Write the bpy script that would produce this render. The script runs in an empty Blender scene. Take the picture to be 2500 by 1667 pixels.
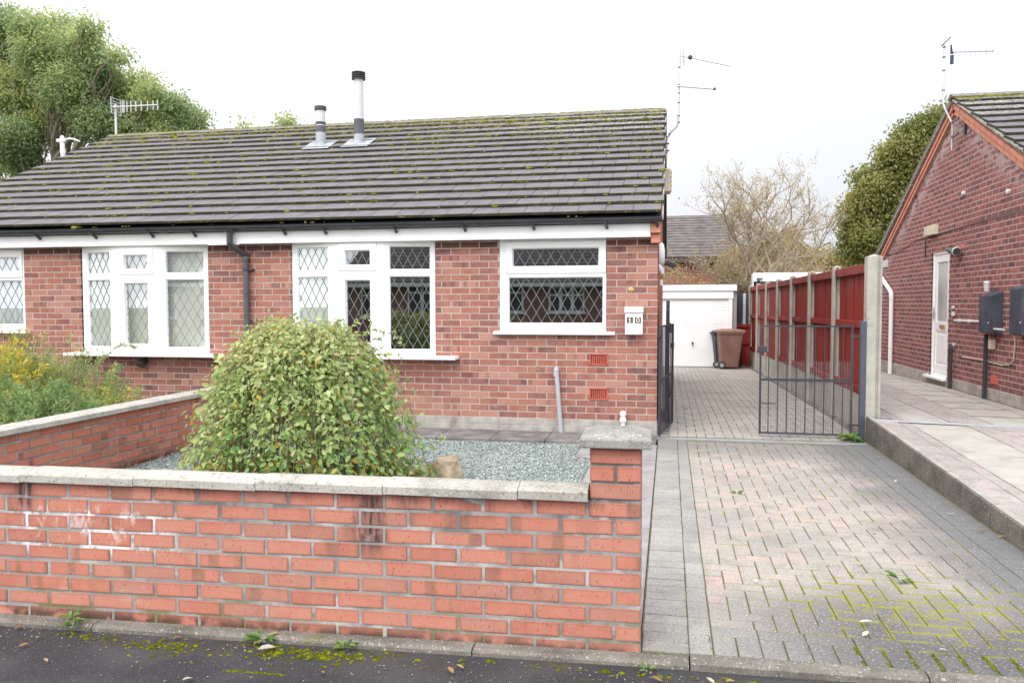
import bpy, math, random
import numpy as np
from mathutils import Vector, Matrix, noise
random.seed(7); RNG = np.random.default_rng(7)
PI = math.pi
scene = bpy.context.scene
COL = scene.collection
U = random.uniform

# ------------------------------------------------------------------ mesh builder
class MB:
    def __init__(s):
        s.v=[]; s.f=[]; s.mi=[]; s.loc=[]; s.hs=[]; s.rnd=[]; s.cur=0; s.sm=False
    def add(s, vs, fs, loc=None, hs=(1,1,1), rnd=None):
        b=len(s.v); n=len(vs)
        s.v.extend([tuple(p) for p in vs])
        s.f.extend([tuple(b+i for i in f) for f in fs]); s.mi.extend([s.cur]*len(fs))
        s.loc.extend(loc if loc else [(0,0,0)]*n)
        s.hs.extend([hs]*n)
        if rnd is None: rnd=(random.random(),random.random(),random.random())
        s.rnd.extend([rnd]*n)
    def box(s, c, sz, M=None, rnd=None):
        hx,hy,hz=sz[0]/2,sz[1]/2,sz[2]/2
        L=[(x*hx,y*hy,z*hz) for z in (-1,1) for y in (-1,1) for x in (-1,1)]
        if M is None: V=[(c[0]+p[0],c[1]+p[1],c[2]+p[2]) for p in L]
        else: V=[tuple(Vector(c)+M@Vector(p)) for p in L]
        s.add(V,[(0,2,3,1),(4,5,7,6),(0,1,5,4),(2,6,7,3),(0,4,6,2),(1,3,7,5)],L,(hx,hy,hz),rnd)
    def b2(s, a, b, rnd=None):
        s.box([(a[i]+b[i])/2 for i in range(3)],[abs(b[i]-a[i]) for i in range(3)],None,rnd)
    def cbox(s, c, sz, ch=.004, M=None, rnd=None):
        # box chamfered on all edges (convex hull style: 24 verts)
        h=[q/2 for q in sz]; ch=min(ch,min(h)*.45); V=[]; idx={}
        for sx in (-1,1):
            for sy in (-1,1):
                for sz_ in (-1,1):
                    sg=(sx,sy,sz_)
                    for a in range(3):
                        p=[sg[i]*(h[i]-(0 if i==a else ch)) for i in range(3)]
                        idx[(sg,a)]=len(V); V.append(tuple(p))
        F=[]
        for a in range(3):
            o=[i for i in range(3) if i!=a]
            for sg in (-1,1):
                q=[]
                for u,w in ((-1,-1),(1,-1),(1,1),(-1,1)):
                    k=[0,0,0]; k[a]=sg; k[o[0]]=u; k[o[1]]=w; q.append(idx[(tuple(k),a)])
                if (sg==1)==(a==1): q.reverse()
                F.append(tuple(q))
        for a in range(3):
            o=[i for i in range(3) if i!=a]
            for u in (-1,1):
                for w in (-1,1):
                    k1=[0,0,0];k2=[0,0,0]; k1[a]=-1;k2[a]=1
                    for k in (k1,k2): k[o[0]]=u;k[o[1]]=w
                    q=[idx[(tuple(k1),o[0])],idx[(tuple(k1),o[1])],idx[(tuple(k2),o[1])],idx[(tuple(k2),o[0])]]
                    F.append(tuple(q))
        for sx in (-1,1):
            for sy in (-1,1):
                for sz_ in (-1,1):
                    k=(sx,sy,sz_); F.append((idx[(k,0)],idx[(k,1)],idx[(k,2)]))
        # fix winding
        G=[]
        for f in F:
            P=[Vector(V[i]) for i in f]; n=(P[1]-P[0]).cross(P[2]-P[0]); m=sum(P,Vector())/len(P)
            G.append(f if n.dot(m)>=0 else tuple(reversed(f)))
        W=[tuple(Vector(c)+(M@Vector(p) if M else Vector(p))) for p in V]
        s.add(W,G,V,tuple(h),rnd)
    def tube(s, path, r, n=8, caps=True, rnd=None, smooth=True):
        P=[Vector(p) for p in path]; R=r if isinstance(r,(list,tuple)) else [r]*len(P)
        V=[];up=None
        for i,p in enumerate(P):
            t=((P[min(i+1,len(P)-1)]-P[max(i-1,0)])).normalized()
            if up is None: up=Vector((0,0,1)) if abs(t.z)<.9 else Vector((0,1,0))
            x=t.cross(up).normalized(); y=x.cross(t).normalized(); up=y if abs(t.dot(y))<.99 else up
            for k in range(n):
                a=2*PI*k/n; V.append(p+(x*math.cos(a)+y*math.sin(a))*R[i])
        F=[]
        for i in range(len(P)-1):
            for k in range(n):
                F.append((i*n+k,i*n+(k+1)%n,(i+1)*n+(k+1)%n,(i+1)*n+k))
        if caps: F.append(tuple(range(n-1,-1,-1))); F.append(tuple((len(P)-1)*n+k for k in range(n)))
        s.add(V,F,None,(1,1,1),rnd)
    def lathe(s, c, prof, n=20, axis='z', rnd=None):
        V=[]
        for r,z in prof:
            for k in range(n):
                a=2*PI*k/n
                if axis=='z': V.append((c[0]+r*math.cos(a),c[1]+r*math.sin(a),c[2]+z))
                elif axis=='x': V.append((c[0]+z,c[1]+r*math.cos(a),c[2]+r*math.sin(a)))
                else: V.append((c[0]+r*math.cos(a),c[1]+z,c[2]-r*math.sin(a)))
        F=[]
        for i in range(len(prof)-1):
            for k in range(n): F.append((i*n+k,i*n+(k+1)%n,(i+1)*n+(k+1)%n,(i+1)*n+k))
        F.append(tuple(range(n-1,-1,-1))); F.append(tuple((len(prof)-1)*n+k for k in range(n)))
        s.add(V,F,None,(1,1,1),rnd)
    def prism(s, pts, a, b, axis='x', rnd=None):
        # polygon pts (2D) extruded along axis from a to b
        def mk(p,t):
            if axis=='x': return (t,p[0],p[1])
            if axis=='y': return (p[0],t,p[1])
            return (p[0],p[1],t)
        n=len(pts); V=[mk(p,a) for p in pts]+[mk(p,b) for p in pts]
        F=[tuple(range(n)),tuple(range(2*n-1,n-1,-1))]+[(i,i+n,(i+1)%n+n,(i+1)%n) for i in range(n)]
        s.add(V,F,None,(1,1,1),rnd)
    def quad(s,a,b,c,d,rnd=None): s.add([a,b,c,d],[(0,1,2,3)],None,(1,1,1),rnd)

ORG={}
def fin(name, me, mats, parent, base, smooth=None):
    for m in (mats if isinstance(mats,(list,tuple)) else [mats]): me.materials.append(m)
    o=bpy.data.objects.new(name,me); COL.objects.link(o)
    if parent is not None: o.parent=parent; ORG[o.name]=ORG[parent.name]
    else: o.location=base; ORG[o.name]=Vector(base)
    return o
def build(mb, name, mats, parent=None, base=(0,0,0), smooth=False):
    org=ORG[parent.name] if parent is not None else Vector(base)
    me=bpy.data.meshes.new(name)
    V=np.array(mb.v,dtype=float)-np.array(org)
    me.from_pydata(V.tolist(),[],mb.f)
    if any(mb.mi): me.polygons.foreach_set('material_index',mb.mi)
    for nm,d in (('loc',mb.loc),('hs',mb.hs),('rnd',mb.rnd)):
        a=me.attributes.new(nm,'FLOAT_VECTOR','POINT'); a.data.foreach_set('vector',np.array(d,dtype=np.float32).ravel())
    if smooth: me.shade_smooth()
    me.update()
    return fin(name,me,mats,parent,base)
def fast(V, F, R, name, mats, parent=None, base=(0,0,0), mi=None):
    # numpy quads; R per-vertex rnd
    org=ORG[parent.name] if parent is not None else Vector(base)
    V=np.asarray(V,dtype=np.float32)-np.array(org,dtype=np.float32); F=np.asarray(F,dtype=np.int32); k=F.shape[1]
    me=bpy.data.meshes.new(name); me.vertices.add(len(V)); me.vertices.foreach_set('co',V.ravel())
    me.loops.add(F.size); me.loops.foreach_set('vertex_index',F.ravel())
    me.polygons.add(len(F)); me.polygons.foreach_set('loop_start',np.arange(0,F.size,k,dtype=np.int32))
    me.polygons.foreach_set('loop_total',np.full(len(F),k,dtype=np.int32))
    if mi is not None: me.polygons.foreach_set('material_index',mi)
    a=me.attributes.new('rnd','FLOAT_VECTOR','POINT'); a.data.foreach_set('vector',np.asarray(R,dtype=np.float32).ravel())
    me.update(calc_edges=True); me.validate()
    return fin(name,me,mats,parent,base)
def tag(o,label=None,cat=None,group=None,kind=None):
    if label: o['label']=label
    if cat: o['category']=cat
    if group: o['group']=group
    if kind: o['kind']=kind
    return o
def thing(name,label,cat,base=(0,0,0),group=None):
    o=bpy.data.objects.new(name,None); COL.objects.link(o); o.location=base; o.empty_display_size=.1
    ORG[o.name]=Vector(base); return tag(o,label,cat,group)

# ------------------------------------------------------------------ material helper
class G:
    def __init__(s,name):
        s.m=bpy.data.materials.new(name); s.m.use_nodes=True; s.t=s.m.node_tree; s.t.nodes.clear()
    def n(s,typ,ins={},**props):
        nd=s.t.nodes.new(typ)
        for k,v in props.items(): setattr(nd,k,v)
        for k,v in ins.items():
            if isinstance(v,bpy.types.NodeSocket): s.t.links.new(v,nd.inputs[k])
            elif v is not None: nd.inputs[k].default_value=v
        return nd
    def attr(s,nm): return s.n('ShaderNodeAttribute',attribute_name=nm).outputs['Vector']
    def sep(s,v):
        o=s.n('ShaderNodeSeparateXYZ',{0:v}).outputs; return o[0],o[1],o[2]
    def comb(s,x=0.,y=0.,z=0.): return s.n('ShaderNodeCombineXYZ',{0:x,1:y,2:z}).outputs[0]
    def mth(s,op,a,b=None,c=None,clamp=False):
        i={0:a}
        if b is not None: i[1]=b
        if c is not None: i[2]=c
        return s.n('ShaderNodeMath',i,operation=op,use_clamp=clamp).outputs[0]
    def mix(s,f,a,b,mode='MIX'):
        a=(*a,1) if isinstance(a,tuple) and len(a)==3 else a; b=(*b,1) if isinstance(b,tuple) and len(b)==3 else b
        return s.n('ShaderNodeMix',{0:f,6:a,7:b},data_type='RGBA',blend_type=mode).outputs[2]
    def noise(s,vec,sc,det=2.,rough=.5,dist=0.):
        return s.n('ShaderNodeTexNoise',{'Vector':vec,'Scale':sc,'Detail':det,'Roughness':rough,'Distortion':dist}).outputs[0]
    def voro(s,vec,sc,feat='F1',out=0):
        return s.n('ShaderNodeTexVoronoi',{'Vector':vec,'Scale':sc},feature=feat).outputs[out]
    def ss(s,v,a,b,lo=0.,hi=1.):
        return s.n('ShaderNodeMapRange',{0:v,1:a,2:b,3:lo,4:hi},interpolation_type='SMOOTHSTEP').outputs[0]
    def lin(s,v,a,b,lo=0.,hi=1.):
        return s.n('ShaderNodeMapRange',{0:v,1:a,2:b,3:lo,4:hi}).outputs[0]
    def ramp(s,f,cols,interp='LINEAR'):
        nd=s.n('ShaderNodeValToRGB',{0:f}); r=nd.color_ramp; r.interpolation=interp
        while len(r.elements)<len(cols): r.elements.new(0.5)
        for i,(p,c) in enumerate(cols):
            r.elements[i].position=p; r.elements[i].color=(*c,1)
        return nd.outputs[0]
    def pos(s): return s.n('ShaderNodeNewGeometry').outputs['Position']
    def vmul(s,v,k): return s.n('ShaderNodeVectorMath',{0:v,1:k},operation='MULTIPLY').outputs[0]
    def vadd(s,v,k): return s.n('ShaderNodeVectorMath',{0:v,1:k},operation='ADD').outputs[0]
    def bump(s,h,st=.3,d=.01): return s.n('ShaderNodeBump',{'Height':h,'Strength':st,'Distance':d}).outputs[0]
    def out(s,col,rough=.8,bump=None,spec=.3,metal=0.,trans=None,sheen=None):
        c=(*col,1) if isinstance(col,tuple) and len(col)==3 else col
        b=s.n('ShaderNodeBsdfPrincipled',{'Base Color':c,'Roughness':rough,'Specular IOR Level':spec,'Metallic':metal})
        if bump is not None: s.t.links.new(bump,b.inputs['Normal'])
        sh=b.outputs[0]
        if trans is not None:
            tr=s.n('ShaderNodeBsdfTranslucent',{'Color':c}).outputs[0]
            sh=s.n('ShaderNodeMixShader',{0:trans,1:sh,2:tr}).outputs[0]
        s.t.links.new(sh,s.n('ShaderNodeOutputMaterial').inputs[0]); return s.m

def brick_mat(name,cols,band=(.10,.045,.045),bandamt=.5,edge=.35,speck=.5,eff=0.,topz=None,botz=None,streak=0.,soffit=False,verge=False):
    g=G(name); p=g.pos(); lx,ly,lz=g.sep(g.attr('loc')); hx,hy,hz=g.sep(g.attr('hs')); r1,r2,r3=g.sep(g.attr('rnd'))
    c=g.ramp(r1,cols)
    # rustic bands running down a brick
    bn=g.noise(g.comb(g.mth('MULTIPLY_ADD',r2,91.,g.mth('MULTIPLY',lx,9.)),g.mth('MULTIPLY',r3,57.),0.),1.,1.)
    bm=g.mth('MULTIPLY',g.ss(bn,.56,.66),bandamt)
    bm=g.mth('MULTIPLY',bm,g.ss(r3,.35,.6))
    c=g.mix(bm,c,band)
    off=g.vadd(p,g.vmul(g.attr('rnd'),(7.,7.,7.)))
    c=g.mix(g.lin(g.noise(off,14.,3.),.35,.65,0.,.35),c,g.mix(.5,c,(.62,.36,.27)))
    # darker rim
    d=g.mth('MINIMUM',g.mth('SUBTRACT',hx,g.mth('ABSOLUTE',lx)),g.mth('SUBTRACT',hz,g.mth('ABSOLUTE',lz)))
    d=g.mth('ADD',d,g.mth('MULTIPLY',g.noise(p,90.,2.),.008))
    c=g.mix(g.ss(d,.004,.018,edge,0.),c,g.mix(.65,c,(.13,.06,.045)))
    # drag marks / dark specks, stretched vertically
    n=g.noise(g.vmul(p,(170.,170.,62.)),1.,2.)
    c=g.mix(g.ss(n,.62,.70,0.,speck),c,(.10,.035,.025))
    n2=g.noise(g.vmul(p,(210.,210.,190.)),1.,1.)
    c=g.mix(g.ss(n2,.74,.8,0.,speck*.8),c,(.75,.6,.5))
    if streak>0:
        x,y,z=g.sep(p)
        def blot(xc,wx,zt,zb,am):
            dx=g.mth('ABSOLUTE',g.mth('ADD',g.mth('SUBTRACT',x,xc),g.mth('MULTIPLY',g.mth('SUBTRACT',g.noise(g.vmul(p,(14.,14.,7.)),1.,4.,.7),.5),.12)))
            return g.mth('MULTIPLY',g.mth('MULTIPLY',g.ss(dx,wx,wx*.2),am),g.mth('MULTIPLY',g.ss(z,zb,zb+.12),g.ss(z,zt+.02,zt)))
        s1=g.noise(g.vmul(p,(9.,9.,2.)),1.,5.,.7); s2=g.noise(g.vmul(p,(70.,70.,9.)),1.,2.)
        gen=g.mth('MULTIPLY',g.mth('MULTIPLY',g.ss(s1,.47,.62),g.ss(z,.555,.625)),g.mth('MULTIPLY',g.ss(z,.65,.64),.75))
        k=g.mth('MAXIMUM',gen,g.mth('MAXIMUM',blot(-2.95,.09,.64,.40,.95),g.mth('MAXIMUM',blot(-1.20,.10,.60,.31,1.),g.mth('MAXIMUM',blot(-.72,.14,.64,.47,.5),blot(-1.02,.12,.64,.50,.6)))))
        k=g.mth('MULTIPLY',k,g.ss(s2,.35,.6,.45,1.))
        c=g.mix(g.mth('MULTIPLY',k,streak),c,(.05,.038,.042))
        wz=g.mth('MULTIPLY',g.ss(g.noise(g.vmul(p,(16.,16.,9.)),1.,4.,.7),.52,.66),g.mth('MULTIPLY',g.ss(g.mth('ABSOLUTE',g.mth('SUBTRACT',x,-2.60)),.42,.25),g.ss(g.mth('ABSOLUTE',g.mth('SUBTRACT',z,.40)),.14,.06)))
        c=g.mix(g.mth('MULTIPLY',wz,.4),c,(.80,.78,.77))
        b=g.ss(z,botz+.03,botz+.10,.85,0.)
        c=g.mix(g.mth('MULTIPLY',b,g.ss(g.noise(p,12.,3.),.3,.55)),c,(.05,.038,.03))
    if eff>0:
        e=g.ss(g.noise(g.vmul(p,(3.,3.,6.)),1.,5.,.7),.6,.75,0.,eff)
        c=g.mix(e,c,(.72,.68,.66))
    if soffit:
        x,y,z=g.sep(p); c=g.mix(g.ss(g.mth('ADD',z,g.mth('MULTIPLY',g.noise(p,5.,3.),.12)),2.12,2.20,0.,.75),c,(.06,.03,.028))  # soffit shadow and staining painted dark into the top courses
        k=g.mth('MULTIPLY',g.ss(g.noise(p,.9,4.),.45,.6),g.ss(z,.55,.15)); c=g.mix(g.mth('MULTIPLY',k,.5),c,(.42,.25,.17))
    if verge:
        x,y,z=g.sep(p); rf=g.mth('SUBTRACT',4.42,g.mth('MULTIPLY',g.mth('ABSOLUTE',g.mth('SUBTRACT',y,4.12)),.484))
        dd=g.mth('SUBTRACT',rf,z); k=g.mth('MULTIPLY',g.ss(dd,.62,.15),g.ss(g.noise(g.vmul(p,(5.,5.,12.)),1.,5.,.7),.42,.58))
        c=g.mix(g.mth('MULTIPLY',k,.75),c,(.55,.50,.50))
    h=g.mth('ADD',g.noise(g.vmul(p,(200.,200.,90.)),1.,3.),g.mth('MULTIPLY',g.noise(off,30.,2.),.8))
    return g.out(c,.9,g.bump(h,.35,.004),.2)
def mortar_mat(name,c1,c2,white=0.,moss=0.,botz=0.,dark=0.,topz=9.):
    g=G(name); p=g.pos(); x,y,z=g.sep(p)
    c=g.mix(g.ss(g.noise(p,9.,4.),.35,.65),c1,c2)
    if white>0:
        w=g.noise(g.vmul(p,(4.,4.,9.)),1.,4.,.7); c=g.mix(g.ss(w,.5,.64,0.,white),c,(.85,.84,.83))
    if dark>0:
        wz=g.mth('MULTIPLY',g.ss(g.noise(g.vmul(p,(9.,9.,9.)),1.,4.,.7),.42,.56),g.mth('MULTIPLY',g.ss(g.mth('ABSOLUTE',g.mth('SUBTRACT',x,-2.60)),.55,.3),g.ss(g.mth('ABSOLUTE',g.mth('SUBTRACT',z,.40)),.16,.08)))
        c=g.mix(g.mth('MULTIPLY',wz,.85),c,(.86,.85,.84))
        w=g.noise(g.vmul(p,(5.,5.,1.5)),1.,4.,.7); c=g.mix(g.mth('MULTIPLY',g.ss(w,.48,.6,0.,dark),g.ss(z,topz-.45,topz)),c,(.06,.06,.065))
    if moss>0:
        w=g.noise(g.vmul(p,(3.,3.,3.)),1.,4.,.7); w=g.mth('MULTIPLY',g.ss(w,.47,.58,0.,moss),g.ss(z,botz+.28,botz+.02))
        c=g.mix(w,c,(.13,.14,.02))
    return g.out(c,.95,g.bump(g.noise(p,260.,3.),.5,.003),.1)
def simple(name,col,rough=.6,spec=.4,metal=0.,var=.12,sc=6.,bmp=0.,bsc=80.,dirt=None,dsc=4.):
    g=G(name); p=g.pos()
    c=g.mix(g.lin(g.noise(p,sc,4.),.3,.7,0.,1.),tuple(v*(1-var) for v in col),tuple(min(1,v*(1+var)) for v in col))
    if dirt: c=g.mix(g.ss(g.noise(g.vmul(p,(1.,1.,.4)),dsc,5.,.65),.5,.75,0.,dirt[3]),c,tuple(dirt[:3]))
    b=g.bump(g.noise(p,bsc,3.),bmp,.004) if bmp>0 else None
    return g.out(c,rough,b,spec,metal)
M={}
M['brick_front']=brick_mat('front_wall_brick',[(0,(.45,.17,.12)),(.3,(.52,.195,.135)),(.62,(.54,.225,.16)),(.85,(.47,.21,.155)),(1,(.42,.175,.125))],band=(.24,.125,.09),bandamt=.65,edge=.5,speck=.55,eff=.2,topz=.66,botz=-.06,streak=.95)
M['mortar_front']=mortar_mat('front_wall_mortar',(.345,.33,.31),(.27,.26,.25),white=.3,moss=.7,botz=-.05,dark=.6,topz=.66)
M['brick_side']=brick_mat('side_wall_brick',[(0,(.40,.13,.09)),(.4,(.50,.17,.115)),(.8,(.48,.20,.14)),(1,(.30,.14,.10))],band=(.16,.075,.055),bandamt=.7,edge=.3,speck=.4,eff=.12,topz=.55,botz=-.05,streak=.4)
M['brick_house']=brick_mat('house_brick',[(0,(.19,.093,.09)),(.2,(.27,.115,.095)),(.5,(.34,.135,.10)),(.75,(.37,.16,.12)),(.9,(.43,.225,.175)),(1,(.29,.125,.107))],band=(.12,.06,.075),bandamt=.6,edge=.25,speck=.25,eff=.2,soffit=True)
M['mortar_house']=mortar_mat('house_mortar',(.53,.39,.335),(.46,.35,.30),white=.15)
M['brick_right']=brick_mat('neighbour_brick',[(0,(.13,.065,.075)),(.3,(.18,.076,.082)),(.6,(.215,.08,.082)),(.85,(.26,.09,.085)),(1,(.31,.13,.115))],band=(.08,.042,.056),bandamt=.8,edge=.2,speck=.2,eff=.0,verge=True)
M['mortar_right']=mortar_mat('neighbour_mortar',(.56,.37,.33),(.47,.33,.30))
M['brick_corbel']=brick_mat('corbel_brick',[(0,(.55,.22,.15)),(1,(.62,.27,.19))],bandamt=.1,edge=.25,speck=.3)
M['plinth']=simple('plinth_block',(.42,.39,.355),.9,.1,var=.2,sc=9.,bmp=.3,dirt=(.16,.14,.12,.6))
def upvc():
    g=G('white_upvc'); p=g.pos()
    c=g.mix(g.ss(g.noise(p,3.,4.),.5,.75,0.,.25),(.88,.88,.88),(.79,.79,.775))
    return g.out(c,.35,None,.4)
M['upvc']=upvc()
M['white']=simple('white_gloss_paint',(.86,.86,.86),.45,.4,var=.03)
def conc(name,c1,c2,sp=.5,moss=0.,bsc=160.,big=False):
    g=G(name); p=g.pos()
    c=g.mix(g.ss(g.noise(p,4.,6.,.65),.35,.68),c1,c2)
    c=g.mix(g.ss(g.noise(p,230.,2.),.6,.72,0.,sp),c,(.08,.08,.075))
    c=g.mix(g.ss(g.noise(p,170.,2.),.66,.74,0.,sp),c,(.75,.73,.70))
    c=g.mix(g.ss(g.noise(p,2.2,6.,.7),.54,.7,0.,.5),c,(.17,.16,.145))
    if big:
        c=g.mix(g.ss(g.noise(p,75.,3.,.6),.56,.68,0.,.6),c,(.10,.095,.085)); c=g.mix(g.ss(g.noise(g.vadd(p,(5.,1.,1.)),95.,2.),.62,.70,0.,.6),c,(.66,.64,.60)); c=g.mix(g.ss(g.noise(p,19.,4.,.7),.56,.66,0.,.4),c,(.12,.115,.10))
    if moss>0: c=g.mix(g.ss(g.noise(g.vadd(p,(9.,3.,1.)),3.,6.,.75),.56,.68,0.,moss),c,(.16,.16,.05))
    h=g.mth('ADD',g.noise(p,bsc,4.,.7),g.mth('MULTIPLY',g.noise(p,14.,3.),1.))
    return g.out(c,.95,g.bump(h,.6,.005),.15)
M['coping']=conc('coping_concrete',(.50,.475,.42),(.38,.36,.315),.6,.15,big=True)
M['cap']=conc('pier_cap_concrete',(.33,.32,.29),(.20,.19,.175),.6,.2,big=True)
M['concrete']=conc('post_concrete',(.47,.445,.39),(.36,.34,.30),.35,.1)
M['kerb']=conc('kerb_concrete',(.19,.17,.145),(.105,.095,.082),.4,.3,big=True)
M['kerb_top']=conc('kerb_top_concrete',(.38,.36,.32),(.28,.265,.24),.3,.1)
M['edging']=conc('edging_concrete',(.25,.225,.195),(.13,.12,.10),.6,.6,big=True)
M['strip']=conc('concrete_strip',(.34,.32,.31),(.25,.235,.235),.3,.1)
def paver(name,cols,dark=.0,mossy=0.,front=False):
    g=G(name); p=g.pos(); x,y,z=g.sep(p); lx,ly,lz=g.sep(g.attr('loc')); hx,hy,hz=g.sep(g.attr('hs')); r1,r2,r3=g.sep(g.attr('rnd'))
    c=g.ramp(r1,cols)
    c=g.mix(g.ss(g.noise(p,1.1,5.,.6),.42,.66,0.,.5),c,(.26,.24,.235))
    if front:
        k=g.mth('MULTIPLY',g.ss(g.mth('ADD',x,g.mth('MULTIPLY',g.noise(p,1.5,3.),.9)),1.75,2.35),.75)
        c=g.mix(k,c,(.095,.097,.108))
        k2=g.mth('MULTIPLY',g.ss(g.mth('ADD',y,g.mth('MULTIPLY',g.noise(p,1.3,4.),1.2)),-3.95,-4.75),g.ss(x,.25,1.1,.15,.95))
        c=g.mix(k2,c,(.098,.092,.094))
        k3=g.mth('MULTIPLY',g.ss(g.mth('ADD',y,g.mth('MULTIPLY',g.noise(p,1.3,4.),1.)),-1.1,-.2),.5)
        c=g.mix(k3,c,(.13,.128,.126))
    # exposed aggregate speckles
    c=g.mix(g.ss(g.noise(p,85.,4.,.7),.56,.66,0.,.7),c,(.60,.585,.56))
    c=g.mix(g.ss(g.noise(g.vadd(p,(3.,1.,2.)),75.,4.,.7),.54,.64,0.,.6),c,(.075,.072,.07))
    c=g.mix(g.ss(g.noise(g.vadd(p,(1.,7.,2.)),6.,5.,.7),.45,.65,0.,.35),c,(.17,.16,.155))
    d=g.mth('MINIMUM',g.mth('SUBTRACT',hx,g.mth('ABSOLUTE',lx)),g.mth('SUBTRACT',hy,g.mth('ABSOLUTE',ly)))
    c=g.mix(g.ss(g.mth('ADD',d,g.mth('MULTIPLY',g.noise(p,40.,3.),.004)),.001,.006,.35,0.),c,(.13,.125,.11))
    if mossy>0:
        # moss zone creeping out of the joints, around the front right of the drive
        dx=g.mth('SUBTRACT',x,1.25); dy=g.mth('SUBTRACT',y,-4.95)
        rr=g.mth('SQRT',g.mth('ADD',g.mth('MULTIPLY',g.mth('MULTIPLY',dx,dx),1.3),g.mth('MULTIPLY',g.mth('MULTIPLY',dy,dy),1.6)))
        zone=g.mth('ADD',g.ss(rr,.15,1.15,1.1,0.),g.mth('MULTIPLY',g.ss(g.noise(g.vadd(p,(5.,5.,0.)),2.6,3.),.53,.68),.45),clamp=True)
        zone=g.mth('MULTIPLY',zone,g.ss(g.noise(g.vadd(p,(2.,5.,4.)),7.,3.),.36,.56,.1,1.))
        e=g.mth('ADD',d,g.mth('MULTIPLY',g.mth('SUBTRACT',g.noise(p,22.,4.,.7),.5),.03))
        wid=g.mth('MULTIPLY',zone,.0125)
        mm=g.mth('MULTIPLY',g.ss(g.mth('SUBTRACT',e,wid),.003,-.006),g.mth('MULTIPLY',mossy,g.ss(g.noise(g.vadd(p,(8.,1.,1.)),30.,3.),.3,.6,.35,.95)))
        patch=g.mth('MULTIPLY',g.ss(rr,.05,.6,.6,0.),g.ss(g.noise(p,11.,5.,.7),.46,.62))
        mc=g.mix(g.noise(p,40.,3.),(.15,.155,.03),(.34,.34,.04))
        c=g.mix(g.mth('MAXIMUM',mm,g.mth('MULTIPLY',patch,.85)),c,mc)
    h=g.mth('ADD',g.noise(p,220.,3.,.7),g.mth('MULTIPLY',g.noise(p,25.,3.),.6))
    return g.out(c,.9,g.bump(h,.5,.003),.25)
pk=[(0,(.345,.32,.28)),(.35,(.375,.34,.295)),(.6,(.39,.34,.295)),(.9,(.42,.345,.30)),(1,(.455,.345,.305))]
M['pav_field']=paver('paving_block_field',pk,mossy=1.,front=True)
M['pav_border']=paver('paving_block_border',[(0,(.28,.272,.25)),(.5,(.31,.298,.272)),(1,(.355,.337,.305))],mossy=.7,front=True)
M['pav_back']=paver('paving_block_back',[(0,(.355,.335,.295)),(.5,(.395,.365,.315)),(1,(.425,.375,.325))])
M['pav_path']=paver('path_brick_paver',[(0,(.36,.30,.285)),(.5,(.40,.335,.315)),(1,(.40,.365,.35))])
M['slab']=conc('path_slab',(.43,.41,.37),(.35,.33,.295),.2,.0)
def joint():
    g=G('paving_joint_sand'); p=g.pos(); c=g.mix(g.ss(g.noise(p,4.,4.),.45,.6),(.16,.145,.115),(.15,.15,.06))
    c=g.mix(g.ss(g.noise(p,300.,2.),.6,.7,0.,.5),c,(.2,.18,.15)); return g.out(c,1.,g.bump(g.noise(p,200.,3.),.6,.004),.05)
M['joint']=joint()
def tarmac():
    g=G('tarmac'); p=g.pos(); x,y,z=g.sep(p)
    c=g.mix(g.ss(g.noise(p,2.5,6.,.65),.35,.68),(.042,.041,.047),(.078,.075,.08))
    c=g.mix(g.ss(g.noise(p,130.,3.),.55,.7,0.,.45),c,(.14,.135,.14))
    c=g.mix(g.ss(g.noise(g.vadd(p,(2.,5.,1.)),170.,2.),.69,.75,0.,.8),c,(.55,.53,.5))
    c=g.mix(g.ss(g.noise(p,90.,2.),.7,.78,0.,.5),c,(.40,.38,.34))
    k=g.mth('MULTIPLY',g.ss(g.noise(p,5.,5.,.7),.5,.66),g.ss(y,-6.15,-5.85))
    c=g.mix(g.mth('MULTIPLY',k,.75),c,(.05,.045,.03))
    k=g.mth('MULTIPLY',g.ss(g.noise(g.vadd(p,(4.,4.,0.)),6.,5.,.75),.57,.66),g.ss(y,-6.1,-5.85))
    c=g.mix(g.mth('MULTIPLY',k,.7),c,(.10,.10,.02))
    h=g.mth('ADD',g.noise(p,150.,4.,.8),g.mth('MULTIPLY',g.voro(p,140.),.8))
    return g.out(c,.85,g.bump(h,.8,.006),.3)
M['tarmac']=tarmac()
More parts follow.
